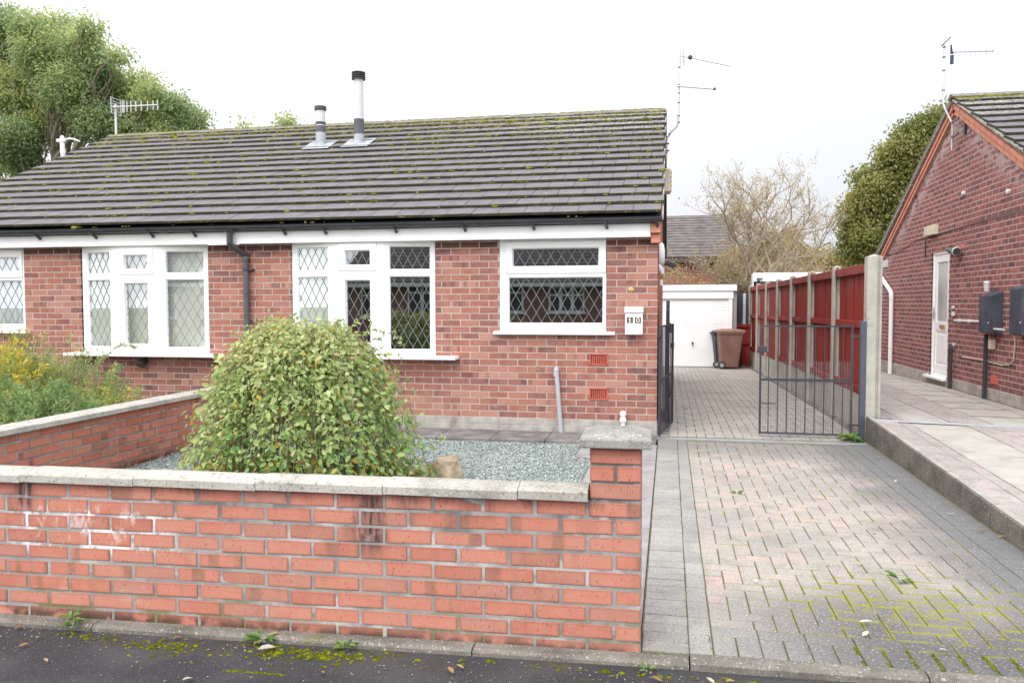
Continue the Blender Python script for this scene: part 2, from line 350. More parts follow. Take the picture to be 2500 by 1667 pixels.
def tile():
    g=G('roof_tile'); p=g.pos(); x,y,z=g.sep(p); lx,ly,lz=g.sep(g.attr('loc')); hx,hy,hz=g.sep(g.attr('hs')); r1,r2,r3=g.sep(g.attr('rnd'))
    c=g.mix(r1,(.128,.118,.128),(.15,.138,.148))
    c=g.mix(g.ss(g.noise(g.vadd(p,g.attr('rnd')),7.,4.),.4,.65,0.,.4),c,(.21,.193,.205))
    n=g.noise(g.vmul(p,(1.3,1.3,1.3)),1.,4.,.6)
    # lichen: white scuffs high on the right slope and odd blotches
    li=g.mth('MULTIPLY',g.ss(g.noise(p,26.,3.,.7),.54,.6),g.mth('MULTIPLY',g.ss(g.mth('ADD',z,g.mth('MULTIPLY',n,.8)),4.32,4.55),g.ss(x,-3.6,-1.2)))
    spot=g.ss(g.voro(p,3.1),.05,.035)
    c=g.mix(g.mth('MAXIMUM',g.mth('MULTIPLY',li,.8),g.mth('MULTIPLY',spot,.85)),c,(.62,.60,.57))
    # damp, mossy lower edge of each tile and its side joint
    e=g.mth('SUBTRACT',hy,g.mth('ABSOLUTE',ly)); low=g.mth('ADD',ly,hy)
    ex=g.mth('SUBTRACT',hx,g.mth('ABSOLUTE',lx))
    w=g.mth('MULTIPLY',g.noise(p,17.,4.,.7),.07)
    up=g.lin(z,2.4,4.5)
    m1=g.ss(g.mth('ADD',g.mth('SUBTRACT',low,g.mth('MULTIPLY',w,g.mth('MULTIPLY_ADD',up,.9,.75))),0.),.0,-.012)
    c=g.mix(g.mth('MULTIPLY',m1,.5),c,g.mix(g.noise(p,31.,2.),(.055,.05,.022),(.15,.15,.02)))
    m2=g.ss(g.mth('SUBTRACT',ex,g.mth('MULTIPLY',g.noise(p,11.,3.),.008)),.002,-.003)
    c=g.mix(g.mth('MULTIPLY',m2,.7),c,(.06,.055,.03))
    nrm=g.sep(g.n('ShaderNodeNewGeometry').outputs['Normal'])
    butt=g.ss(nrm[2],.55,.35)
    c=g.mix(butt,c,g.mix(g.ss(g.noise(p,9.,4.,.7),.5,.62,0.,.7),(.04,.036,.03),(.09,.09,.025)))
    return g.out(c,.8,g.bump(g.noise(p,180.,3.),.3,.003),.35)
M['tile']=tile()
M['ridge']=simple('ridge_tile',(.20,.185,.16),.9,.2,var=.3,sc=8.,bmp=.4,dirt=(.17,.17,.03,.9),dsc=4.)
def mossm(name,a,b):
    g=G(name); p=g.pos(); r1,r2,r3=g.sep(g.attr('rnd'))
    c=g.mix(r1,a,b); c=g.mix(g.ss(g.noise(p,60.,3.),.4,.6,0.,.5),c,(.05,.05,.01))
    return g.out(c,1.,g.bump(g.noise(p,250.,3.),1.,.01),.05)
M['moss']=mossm('roof_moss',(.09,.095,.02),(.32,.31,.06))
M['moss_ground']=mossm('ground_moss',(.10,.13,.01),(.26,.27,.02))
M['black']=simple('black_plastic',(.045,.047,.053),.35,.5,var=.2,sc=10.)
M['dark_grey_plastic']=simple('weathered_grey_downpipe',(.10,.10,.11),.45,.4,var=.2,sc=8.)
M['pipe_grey']=simple('grey_waste_pipe',(.44,.44,.47),.5,.4,var=.06)
M['airbrick']=simple('terracotta',(.58,.14,.10),.8,.2,var=.1)
M['hole']=simple('dark_void',(.02,.012,.01),1.,.0)
M['lead']=simple('lead_came',(.22,.22,.23),.55,.5,metal=.3,var=.1)
M['lead_sheet']=simple('lead_flashing',(.36,.37,.40),.6,.4,var=.2,sc=12.)
M['flue']=simple('white_flue',(.62,.61,.61),.4,.5,var=.06,sc=15.)
M['flue_low']=simple('grey_flue_base',(.42,.43,.46),.5,.4,var=.1)
M['alu']=simple('aluminium',(.55,.55,.57),.4,.5,metal=.6,var=.1)
M['cream']=simple('aged_cream_plastic',(.62,.57,.43),.6,.3,var=.1,dirt=(.3,.27,.2,.4))
M['brass']=simple('brass_disc',(.55,.42,.16),.4,.5,metal=.5,var=.2,sc=60.)
M['blind']=simple('vertical_blind_fabric',(.86,.86,.79),.9,.1,var=.05)
M['net']=simple('net_curtain',(.80,.82,.84),.9,.1,var=.06)
M['room']=simple('room_interior',(.10,.10,.095),.9,.1)
def glass():
    g=G('window_glass'); bf=g.n('ShaderNodeNewGeometry').outputs['Backfacing']; fr=g.n('ShaderNodeFresnel',{'IOR':g.lin(bf,0.,1.,1.9,1/1.9)}).outputs[0]
    t=g.n('ShaderNodeBsdfTransparent',{'Color':(.97,.99,.98,1)}).outputs[0]
    gl=g.n('ShaderNodeBsdfGlossy',{'Color':(.9,.95,1,1),'Roughness':.015}).outputs[0]
    sh=g.n('ShaderNodeMixShader',{0:g.mth('MULTIPLY',fr,3.0,clamp=True),1:t,2:gl}).outputs[0]
    g.t.links.new(sh,g.n('ShaderNodeOutputMaterial').inputs[0]); return g.m
M['glass']=glass()
def obsc():
    g=G('obscured_glass'); return g.out(g.mix(g.lin(g.noise(g.pos(),1.2,2.),.35,.65),(.35,.39,.38),(.62,.66,.65)),.12,None,.6)
M['obscured']=obsc()
def redwood():
    g=G('red_stained_timber'); p=g.pos(); r1,r2,r3=g.sep(g.attr('rnd'))
    c=g.mix(r1,(.20,.022,.018),(.29,.038,.028))
    n=g.noise(g.vmul(p,(60.,60.,2.)),1.,4.,.6); c=g.mix(g.ss(n,.4,.7,0.,.5),c,(.12,.015,.014))
    x,y,z=g.sep(p)
    w=g.noise(g.vmul(p,(9.,9.,.8)),1.,5.,.7); c=g.mix(g.ss(w,.5,.72,0.,.45),c,(.36,.10,.09))
    c=g.mix(g.mth('MULTIPLY',g.ss(z,1.45,1.85),g.ss(g.noise(g.vmul(p,(20.,20.,1.)),1.,3.),.4,.6,0.,.35)),c,(.30,.20,.19))
    return g.out(c,.8,g.bump(n,.5,.004),.2)
M['red']=redwood()
M['gate']=simple('dark_painted_steel',(.036,.041,.053),.5,.4,var=.15,sc=9.,dirt=(.18,.14,.10,.25),dsc=9.)
M['gate_post']=simple('blue_grey_steel_post',(.07,.08,.105),.5,.4,var=.15)
M['mesh_wire']=simple('chicken_wire',(.22,.225,.23),.6,.4,metal=.3)
def binm(name,c): return simple(name,c,.55,.35,var=.12,sc=5.,dirt=(.35,.28,.24,.35))
M['bin_brown']=binm('brown_bin_plastic',(.21,.115,.092)); M['bin_black']=binm('black_bin_plastic',(.03,.032,.045))
M['wheel_hub']=simple('wheel_hub_grey',(.35,.35,.38),.5)
M['charcoal']=simple('charcoal_board',(.05,.052,.07),.6,.3,var=.15)
M['meter']=simple('weathered_meter_box',(.055,.062,.085),.55,.35,var=.25,sc=6.,dirt=(.16,.17,.2,.5))
M['galv']=simple('galvanised_grating',(.46,.46,.47),.45,.5,metal=.4,var=.1)
M['soil']=simple('soil',(.07,.05,.035),1.,.05,var=.3,bmp=.6,bsc=40.)
M['grass']=simple('rough_grass_ground',(.07,.10,.035),1.,.05,var=.3,bmp=.5,bsc=30.)
M['stone']=simple('sandstone_rock',(.40,.32,.22),.95,.1,var=.3,sc=8.,bmp=.8,bsc=40.,dirt=(.14,.12,.06,.7),dsc=7.)
M['bark']=simple('bark',(.22,.19,.15),.95,.1,var=.3,sc=20.,bmp=.8,bsc=60.)
M['twig']=simple('brown_twig',(.24,.20,.12),.9,.1,var=.3,sc=30.)
M['greytwig']=simple('grey_twig',(.33,.27,.22),.9,.1,var=.25,sc=10.)
def leafm(name,cols,trans=.35,spec=.25,var=(.2,.2,.05)):
    g=G(name); p=g.pos(); r1,r2,r3=g.sep(g.attr('rnd'))
    c=g.ramp(r1,cols)
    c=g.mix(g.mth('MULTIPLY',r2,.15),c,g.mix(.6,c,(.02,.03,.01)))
    return g.out(c,.5,None,spec,0.,trans)
M['leaf_shrub']=leafm('shrub_leaf',[(0,(.15,.30,.09)),(.25,(.26,.42,.13)),(.5,(.42,.51,.19)),(.72,(.48,.55,.24)),(.88,(.58,.62,.33)),(.93,(.50,.42,.08)),(.965,(.58,.40,.05)),(1,(.30,.15,.07))])
M['leaf_yellow']=leafm('yellow_autumn_leaf',[(0,(.28,.37,.12)),(.35,(.44,.49,.13)),(.6,(.68,.60,.12)),(.85,(.84,.62,.08)),(1,(.78,.48,.06))])
M['leaf_fern']=leafm('blue_green_leaf',[(0,(.19,.32,.13)),(.5,(.33,.44,.17)),(.8,(.50,.55,.19)),(1,(.68,.60,.14))])
M['leaf_tree']=leafm('ash_tree_leaf',[(0,(.25,.34,.19)),(.3,(.36,.46,.22)),(.6,(.49,.56,.25)),(.85,(.62,.63,.26)),(1,(.68,.60,.20))],.62)
M['leaf_oak']=leafm('dense_tree_leaf',[(0,(.16,.20,.07)),(.35,(.28,.30,.09)),(.65,(.40,.39,.15)),(.9,(.54,.49,.24)),(1,(.58,.44,.09))],.5)
M['leaf_autumn']=leafm('pale_autumn_leaf',[(0,(.38,.34,.13)),(.4,(.56,.46,.18)),(.7,(.66,.46,.20)),(.9,(.72,.58,.40)),(1,(.60,.30,.12))],.5)
M['leaf_weed']=leafm('weed_leaf',[(0,(.10,.22,.05)),(.6,(.20,.34,.09)),(1,(.40,.42,.15))])
M['dead_leaf']=leafm('dead_leaf',[(0,(.18,.09,.05)),(.4,(.36,.22,.10)),(.7,(.48,.40,.22)),(1,(.62,.60,.55))],.15)
def slate():
    g=G('slate_chip'); r1,r2,r3=g.sep(g.attr('rnd')); p=g.pos()
    c=g.ramp(r1,[(0,(.23,.26,.25)),(.4,(.32,.36,.34)),(.8,(.40,.445,.42)),(1,(.52,.56,.535))])
    return g.out(g.mix(g.ss(g.noise(p,.9,4.),.4,.7,0.,.3),c,(.48,.52,.50)),.75,g.bump(g.noise(p,120.,2.),.3,.003),.3)
M['slate']=slate()
M['farbrick']=None
def farbrick(name,c1,c2,mc):
    g=G(name); p=g.pos(); x,y,z=g.sep(p)
    b=g.n('ShaderNodeTexBrick',{'Vector':g.comb(g.mth('ADD',x,y),z,0.),'Color1':(*c1,1),'Color2':(*c2,1),'Mortar':(*mc,1),'Scale':1.,'Mortar Size':.006,'Brick Width':.225,'Row Height':.075}).outputs[0]
    return g.out(g.mix(g.lin(g.noise(p,1.5,4.),.3,.7,0.,.3),b,(.2,.08,.05)),.9,None,.1)
M['farbrick']=farbrick('distant_brick',(.42,.16,.09),(.30,.10,.07),(.40,.30,.24))
M['oppbrick']=farbrick('opposite_brick',(.36,.20,.17),(.30,.17,.15),(.36,.27,.22))
M['rough_cast']=simple('pebbledash',(.34,.32,.30),.95,.1,var=.3,sc=60.,bmp=.8,bsc=70.)
M['plate_dark']=simple('number_plate_brown',(.09,.07,.055),.5,.4)
M['plate_white']=simple('number_cream',(.78,.74,.68),.5,.4)

# ------------------------------------------------------------------ brick laying
def lay(mb, O, ux, un, h_at, courses, span, holes=(), z0=0., L=.225, H=.075, dep=.03, joint=.010, jit=.0012, off=0., rec=.006, tilt=0., ch=.0025, tiltj=0., jv=0.):
    """Bricks of one wall face. O origin, ux along, un outward normal; span(zmid)->(a,b) along; holes (a,b,z0,z1)."""
    ux=Vector(ux); un=Vector(un); O=Vector(O)
    R=Matrix((ux,un,Vector((0,0,1)))).transposed()
    for i in range(courses):
        za=z0+i*H; zm=za+H/2
        sp=span(zm)
        if sp is None: continue
        ivs=[sp]
        for (a,b,c,d) in holes:
            if c<zm<d:
                nv=[]
                for (p,q) in ivs:
                    if b<=p or a>=q: nv.append((p,q)); continue
                    if a>p: nv.append((p,a))
                    if b<q: nv.append((b,q))
                ivs=nv
        o=(off+(L/2 if i%2 else 0.))
        for (p,q) in ivs:
            if q-p<.01: continue
            # mortar strip
            mb.cur=1; c=O+ux*((p+q)/2)+Vector((0,0,zm+tilt*(p+q)/2))-un*(rec+.05)
            Mt=R.copy()
            if tilt: Mt=Matrix.Rotation(-math.atan(tilt)*(1 if ux.x>0 else -1)*1.,3,'Y')@R
            mb.box(c,(q-p,.1,H+.0006),Mt); mb.cur=0
            k=math.floor((p-o)/L); 
            while o+k*L<q:
                a=max(p,o+k*L); b=min(q,o+(k+1)*L); k+=1
                if b-a<.03: continue
                a2=a+(joint/2 if a>p else 0.); b2=b-(joint/2 if b<q else 0.)
                c=O+ux*((a2+b2)/2)+Vector((0,0,zm+tilt*(a2+b2)/2+U(-jit,jit)))-un*(dep/2-U(-jit,jit))
                n_=len(mb.v); mb.cbox(c,(b2-a2,dep,H-joint+U(-jit,jit)),ch,Mt)
                if jv:
                    for qq in range(n_,len(mb.v)): v=mb.v[qq]; mb.v[qq]=(v[0]+U(-jv,jv),v[1]+U(-jv,jv)*.4,v[2]+U(-jv,jv))
# ================================================================== WORLD, CAMERA, LIGHT
w=bpy.data.worlds.new("World"); scene.world=w; w.use_nodes=True; nt=w.node_tree; nt.nodes.clear()
def wn(t,ins={},**p):
    nd=nt.nodes.new(t)
    for k,v in p.items(): setattr(nd,k,v)
    for k,v in ins.items():
        if isinstance(v,bpy.types.NodeSocket): nt.links.new(v,nd.inputs[k])
        else: nd.inputs[k].default_value=v
    return nd
SE,SR=math.radians(48),math.radians(200)
sky=wn('ShaderNodeTexSky',sky_type='NISHITA'); sky.sun_disc=False; sky.sun_elevation=SE; sky.sun_rotation=SR; sky.air_density=1.5; sky.dust_density=5.
skyc=wn('ShaderNodeVectorMath',{0:sky.outputs[0],1:(.08,.08,.08)},operation='MULTIPLY')
tc=wn('ShaderNodeTexCoord').outputs['Generated']
sp=wn('ShaderNodeSeparateXYZ',{0:tc})
zen=wn('ShaderNodeMapRange',{0:sp.outputs[2],1:0.,2:.9,3:0.,4:1.}); bk=wn('ShaderNodeMapRange',{0:sp.outputs[1],1:.6,2:-.8,3:0.,4:1.})
cl=wn('ShaderNodeTexNoise',{'Vector':tc,'Scale':2.2,'Detail':4.,'Roughness':.5})
rt=wn('ShaderNodeMapRange',{0:sp.outputs[0],1:-.15,2:.35,3:0.,4:1.})
s1=wn('ShaderNodeMath',{0:zen.outputs[0],1:1.3,2:.93},operation='MULTIPLY_ADD')
s2=wn('ShaderNodeMath',{0:bk.outputs[0],1:1.3,2:s1.outputs[0]},operation='MULTIPLY_ADD')
s3=wn('ShaderNodeMath',{0:wn('ShaderNodeMath',{0:cl.outputs[0],1:.5},operation='SUBTRACT').outputs[0],1:.22,2:s2.outputs[0]},operation='MULTIPLY_ADD')
tint=wn('ShaderNodeMix',{0:rt.outputs[0],6:(1.01,1.015,1.03,1),7:(.865,.895,.97,1)},data_type='RGBA')
oc=wn('ShaderNodeVectorMath',{0:tint.outputs[2],'Scale':s3.outputs[0]},operation='SCALE')
mixw=wn('ShaderNodeMix',{0:.12,6:oc.outputs[0],7:skyc.outputs[0]},data_type='RGBA')
bg=wn('ShaderNodeBackground',{'Color':mixw.outputs[2],'Strength':1.0}); nt.links.new(bg.outputs[0],wn('ShaderNodeOutputWorld').inputs[0])
sl=bpy.data.lights.new('sun','SUN'); sl.energy=1.35; sl.angle=math.radians(25); sl.color=(1,.97,.92)
so=bpy.data.objects.new('sun',sl); COL.objects.link(so)
sd=Vector((math.sin(SR)*math.cos(SE),math.cos(SR)*math.cos(SE),math.sin(SE))); so.rotation_euler=sd.to_track_quat('Z','Y').to_euler(); so.location=(0,-20,20)

cd=bpy.data.cameras.new('camera'); cam=bpy.data.objects.new('camera',cd); COL.objects.link(cam); scene.camera=cam
cd.sensor_width=36; cd.lens=1956.17/2500*36; cd.clip_start=.05; cd.clip_end=2000
yaw,pit,rol=.193864,.0464844,-.00141467
fw=Vector((-math.sin(yaw)*math.cos(pit),math.cos(yaw)*math.cos(pit),-math.sin(pit))); r=Vector((math.cos(yaw),math.sin(yaw),0)); u=r.cross(fw)
r2=r*math.cos(rol)+u*math.sin(rol); u2=r2.cross(fw)
cam.matrix_world=Matrix.Translation((.0948,-9.0181,1.4565))@Matrix((r2,u2,-fw)).transposed().to_4x4()
scene.view_settings.view_transform='Standard'; scene.view_settings.look='None'; scene.view_settings.exposure=0
scene.render.engine='CYCLES'
scene.cycles.transparent_max_bounces=12

# ================================================================== GROUND
def gz(y): return 0. if y<1.7 else -(y-1.7)*.0185
def pavz(x,y=0): return -.035+.012*min(0,x)+ (0 if x<.5 else .01*min(1,(x-.5)))
mb=MB(); S=400
mb.add([(-S,-S,-.42),(S,-S,-.42),(S,S,-.42),(-S,S,-.42)],[(0,1,2,3)]); tag(build(mb,'ground',M['grass'],base=(0,0,-.42)),kind='structure')
# tarmac pavement in front
def sheet(name,x0,x1,y0,y1,zf,mat,nx=30,ny=8,label=None,xf=None,kind='structure',thick=.25):
    V=[];F=[]
    for j in range(ny+1):
        for i in range(nx+1):
            x=x0+(x1-x0)*i/nx; y=y0+(y1-y0)*j/ny
            if xf: y=y+xf(x)*(j/ny)
            V.append((x,y,zf(x,y)))
    n=(nx+1)
    for j in range(ny):
        for i in range(nx): F.append((j*n+i,j*n+i+1,(j+1)*n+i+1,(j+1)*n+i))
    # skirt down to the ground
    ring=[i for i in range(n)]+[j*n+nx for j in range(1,ny+1)]+[ny*n+i for i in range(nx-1,-1,-1)]+[j*n for j in range(ny-1,0,-1)]
    b=len(V); V+=[(V[k][0],V[k][1],V[k][2]-thick) for k in ring]
    for q in range(len(ring)): a=ring[q]; c=ring[(q+1)%len(ring)]; F.append((a,b+q,b+(q+1)%len(ring),c))
    m=MB(); m.add(V,F); return tag(build(m,name,mat,base=((x0+x1)/2,(y0+y1)/2,0)),kind=kind)
WY=lambda x:-5.665+.0194*x if x<0 else -5.665+.0194*x     # line of the wall face / drive front
sheet('pavement',-14,14,-8.2,-5.735,lambda x,y:pavz(x),M['tarmac'],56,10,xf=lambda x:.0194*x)
sheet('road',-60,60,-15.5,-8.35,lambda x,y:-.14,M['tarmac'],8,2,thick=.2)
# concrete edging strip between tarmac and wall / drive
e=MB()
x=-8.
while x<6:
    L_=.91; xa,xb=x,min(6,x+L_-.006)
    for s_ in (0,):
        zc=(0.004 if x>-.3 else pavz((xa+xb)/2)+.03); ym=WY((xa+xb)/2)
        zt=zc
        P=[(xa,WY(xa)-.09,pavz(xa)+.012 if x<-.3 else -.012),(xb,WY(xb)-.09,pavz(xb)+.012 if x<-.3 else -.012)]
        za=P[0][2]; zb=P[1][2]
        V=[(xa,WY(xa)-.078,za-.12),(xb,WY(xb)-.078,zb-.12),(xb,WY(xb)-.078,zb+.004),(xa,WY(xa)-.078,za+.004),
           (xb,WY(xb)-.064,zb+.018),(xa,WY(xa)-.064,za+.018),(xb,WY(xb)-.012+.006,zb+.018),(xa,WY(xa)-.012+.006,za+.018),(xb,WY(xb)-.006,zb-.12),(xa,WY(xa)-.006,za-.12)]
        e.add(V,[(0,1,2,3),(3,2,4,5),(5,4,6,7),(7,6,8,9),(0,3,5,7,9),(1,8,6,4,2)])
    x+=L_
tag(build(e,'kerb_edging',M['edging'],base=(0,-5.75,0)),kind='structure')

# driveway: joint bed + blocks
def herring(mb,x0,x1,y0,y1,zf,a=.1,gap=.004,ox=0.,oy=0.):
    nx=int(round((x1-x0)/a)); ny=int(round((y1-y0)/a)); ax=(x1-x0)/nx; ay=(y1-y0)/ny
    for j in range(-1,ny+1):
        for i in range(-1,nx+1):
            k=(i-j)%4
            if k==0: a0,a1,b0,b1=i,i+2,j,j+1
            elif k==3: a0,a1,b0,b1=i,i+1,j,j+2
            else: continue
            a0,a1=max(0,a0),min(nx,a1); b0,b1=max(0,b0),min(ny,b1)
            if a1<=a0 or b1<=b0: continue
            blk(mb,x0+a0*ax,x0+a1*ax,y0+b0*ay,y0+b1*ay,zf,gap)
def blk(mb,xa,xb,ya,yb,zf,gap=.004,th=.03):
    xm,ym=(xa+xb)/2,(ya+yb)/2; h=.0012
    c=(xm+U(-h,h),ym+U(-h,h),zf(xm,ym)-th/2+U(-.0012,.0012))
    sx=(zf(xm+.05,ym)-zf(xm-.05,ym))/.1; sy=(zf(xm,ym+.05)-zf(xm,ym-.05))/.1
    Mt=Matrix.Rotation(U(-.004,.004),3,'Z')@Matrix.Rotation(math.atan(sy)+U(-.004,.004),3,'X')@Matrix.Rotation(-math.atan(sx)+U(-.004,.004),3,'Y')
    mb.cbox(c,(xb-xa-gap,yb-ya-gap,th),.0035,Mt)
zf0=lambda x,y:gz(y)
XL=-.012
bed=MB()
Yk=lambda x:WY(x)+.004
ys=[-5.66,1.7,13.3]
bed.add([(XL-.004,Yk(0)-.0,-.009),(2.62,Yk(2.6),-.009),(2.62,1.7,-.009),(XL-.004,1.7,-.009),(2.62,13.3,gz(13.3)-.009),(XL-.7,13.3,gz(13.3)-.009),(XL-.7,1.7,-.009)],[(0,1,2,3),(3,2,4,5,6)])
tag(build(bed,'driveway',M['joint'],base=(1,-2,0)),kind='structure')
fr=MB(); YB=-5.652
# left header border + stretcher course
y=YB
while y<-.33:
    blk(fr,XL,XL+.2,y,y+.1,zf0); y+=.1
y=YB+.2
while y<-.33:
    blk(fr,XL+.2,XL+.3,y,min(y+.2,-.31),zf0); y+=.2
x=XL+.2
while x<2.3:                      # soldiers along the front
    blk(fr,x,x+.1,Yk(x+.05)+.002,YB+.2,zf0); x+=.1
x=XL+.3
while x<1.85: blk(fr,x,min(x+.2,1.84),YB+.2,YB+.3,zf0); x+=.2
y=YB+.2
while y<-.33:
    blk(fr,1.838,1.938,y,min(y+.2,-.31),zf0); y+=.2
y=YB+.2
while y<-.33:
    blk(fr,1.938,2.14,y,y+.1,zf0); y+=.1
tag(build(fr,'driveway_border_blocks',M['pav_border'],base=(1,-2,0)),kind='structure')
fd=MB(); herring(fd,XL+.3,1.838,YB+.3,-.352,zf0)
tag(build(fd,'driveway_herringbone_blocks',M['pav_field'],base=(1,-2,0)),kind='structure')
bk_=MB(); herring(bk_,0.1,2.0,-.05,12.75,zf0,gap=.006)
y=-.05
while y<12.7: blk(bk_,-.1,.1,y,y+.1,zf0); blk(bk_,2.0,2.13,y,y+.2,zf0) ; y+=.2
tag(build(bk_,'driveway_rear_blocks',M['pav_back'],base=(1,5,0)),kind='structure')
# concrete strips beside drive, flagstones under the windows
st=MB(); y=-5.46
for ya,yb,xa in ((-5.44,-4.1,-.60),(-4.09,-2.62,-.58),(-2.61,-1.45,-.60),(-1.44,-.66,-.78)):
    st.cbox(((xa+XL-.008)/2,(ya+yb)/2,-.0335),(XL-.008-xa,yb-ya,.07),.004)
tag(build(st,'concrete_path_strip',M['strip'],base=(-.3,-3,0)),kind='structure')
fl=MB(); x=-12.
M['flag']=conc('weathered_flagstone',(.15,.14,.14),(.27,.25,.24),.2,.1)
while x<-.03:
    xb=min(x+.6,-.03); fl.cbox(((x+xb)/2,-.33,-.036),(xb-x-.008,.60,.09),.006,Matrix.Rotation(U(-.01,.01),3,'X')); x+=.6
tag(build(fl,'flagstone_path',M['flag'],base=(-3,-.3,0)),kind='structure')
# soil bed left garden
sheet('garden_soil',-14,-4.86,-5.5,-.64,lambda x,y:-.03,M['soil'],4,4,thick=.3)
# slate gravel: bed + chips
sheet('gravel_bed',-4.75,-.6,-5.52,-.64,lambda x,y:-.045,M['slate'],4,4,thick=.3)
def in_gravel(x,y): return -4.74<x<(-.62 if y<-1.45 else -.80) and -5.5<y<-.65
N=62000; X=RNG.uniform(-4.74,-.6,N); Y=-.66-(RNG.uniform(0,1,N)**1.15)*4.4
ok=(X<np.where(Y<-1.45,-.62,-.80)); X=X[ok];Y=Y[ok];N=len(X)
Z=RNG.uniform(-.036,-.018,N)+.012*np.sin(X*3)*np.cos(Y*2.3)
s_=RNG.uniform(.005,.0135,N); base=np.array([(-1,-.6,0),(.9,-.7,0),(1.1,.5,0),(-.7,.8,0),(-.8,-.5,1),(.8,-.5,1),(.8,.4,1),(-.6,.6,1)])
B=np.tile(base,(N,1,1))+RNG.normal(0,.18,(N,8,3)); B[:,:,2]*=.38; B*=s_[:,None,None]
def rotm(N,mx):
    a=RNG.uniform(0,2*PI,N); b=RNG.normal(0,mx,N); c=RNG.normal(0,mx,N)
    ca,sa,cb,sb,cc,sc=np.cos(a),np.sin(a),np.cos(b),np.sin(b),np.cos(c),np.sin(c)
    Rz=np.stack([ca,-sa,0*a,sa,ca,0*a,0*a,0*a,1+0*a],1).reshape(N,3,3)
    Rx=np.stack([1+0*a,0*a,0*a,0*a,cb,-sb,0*a,sb,cb],1).reshape(N,3,3)
    Ry=np.stack([cc,0*a,sc,0*a,1+0*a,0*a,-sc,0*a,cc],1).reshape(N,3,3)
    return Rz@Rx@Ry
B=np.einsum('nij,nkj->nki',rotm(N,.35),B)+np.stack([X,Y,Z],1)[:,None,:]
q=np.array([(0,3,2,1),(4,5,6,7),(0,1,5,4),(1,2,6,5),(2,3,7,6),(3,0,4,7)])
F=(np.arange(N)[:,None,None]*8+q[None]).reshape(-1,4); Rr=np.repeat(RNG.uniform(0,1,(N,3)),8,0)
tag(fast(B.reshape(-1,3),F,Rr,'gravel',M['slate'],base=(-2.5,-3,0)),'blue grey slate chippings covering the front garden','gravel',kind='stuff')

# ================================================================== FRONT WALL
def T(): return MB()
WT=.0077
wall=thing('garden_wall','long orange brick garden wall with concrete coping and end pier beside the pavement','wall',(-.1,-5.6,0))
TH=.0194; ux=Vector((math.cos(TH),math.sin(TH),0)); un=Vector((math.sin(TH),-math.cos(TH),0)); O=Vector((-.014,-5.665,0))
b=T()
z0=.631-9*.075
lay(b,O-un*0.0,ux,un,None,9,lambda z:(-8.,-.0),z0=z0,off=-.1125*0,tilt=WT,rec=.0025,dep=.1025,ch=.003,jit=.0022,joint=.0125,jv=.0016)
# pier courses above the coping line
for i in range(3):
    za=z0+(9+i)*.075; zm=za+.0375
    b.cur=1; b.box(O+ux*(-.1075)-un*.1075+Vector((0,0,zm)),(.205,.205,.0756),Matrix.Rotation(TH,3,'Z')); b.cur=0
    R_=Matrix.Rotation(TH,3,'Z')
    if i%2==1: parts=[(-.215,-.1125),(-.1025,0.)]
    else: parts=[(-.215,0.)]
    for (p,q_) in parts: b.cbox(O+ux*((p+q_)/2)-un*.05+Vector((0,0,zm)),(q_-p,.1025,.065),.004,R_)
    for (p,q_) in parts: b.cbox(O+ux*((p+q_)/2)-un*.165+Vector((0,0,zm)),(q_-p,.1025,.065),.004,R_)
for i in range(9):   # rear half of the pier
    za=z0+i*.075; zm=za+.0375; R_=Matrix.Rotation(TH,3,'Z')
    b.cur=1; b.box(O+ux*(-.1075)-un*.157+Vector((0,0,zm)),(.205,.104,.0756),R_); b.cur=0
    b.cbox(O+ux*(-.1075)-un*.165+Vector((0,0,zm)),(.215,.1025,.065),.004,R_)
build(b,'brickwork',[M['brick_front'],M['mortar_front']],wall)
# coping slabs
c_=T(); s=-.222; first=True; k=0
lens=[.30,.60,.60,.61,.60,.60,.60,.60,.6,.6,.6,.6,.6]
for L_ in lens:
    a,bb=s-L_+.004,s; m=(a+bb)/2; zc=.634+WT*(m)
    P=[(-.032,0),(-.032,.034),(-.022,.042),(.045,.055),(.125,.046),(.125,0)]   # (inward, z) profile
    V=[]
    for t in (a,bb):
        for (d,zz) in P:
            p=O+ux*t-un*d; V.append((p.x,p.y,zc+zz+U(-.0015,.0015)))
    n=len(P); b_=c_; b_.add(V,[tuple(range(n-1,-1,-1)),tuple(range(n,2*n))]+[(i,(i+1)%n,(i+1)%n+n,i+n) for i in range(n)])
    s-=L_
build(c_,'coping',M['coping'],wall)
cp=T(); cx=O+ux*(-.1075)-un*.1075; R_=Matrix.Rotation(TH,3,'Z')
def sq(h,z): return [tuple(cx+R_@Vector((sx*h,sy*h,z))) for sx,sy in ((-1,-1),(1,-1),(1,1),(-1,1))]
lv=[(.146,.858),(.149,.862),(.149,.892),(.144,.899),(.095,.916),(.045,.927),(.0,.930)]
V=[];
for h,z in lv: V+=sq(h,z)
F=[(3,2,1,0)]+[(i*4+k,i*4+(k+1)%4,i*4+4+(k+1)%4,i*4+4+k) for i in range(len(lv)-1) for k in range(4)]
cp.add(V,F); build(cp,'pier_cap',M['cap'],wall)

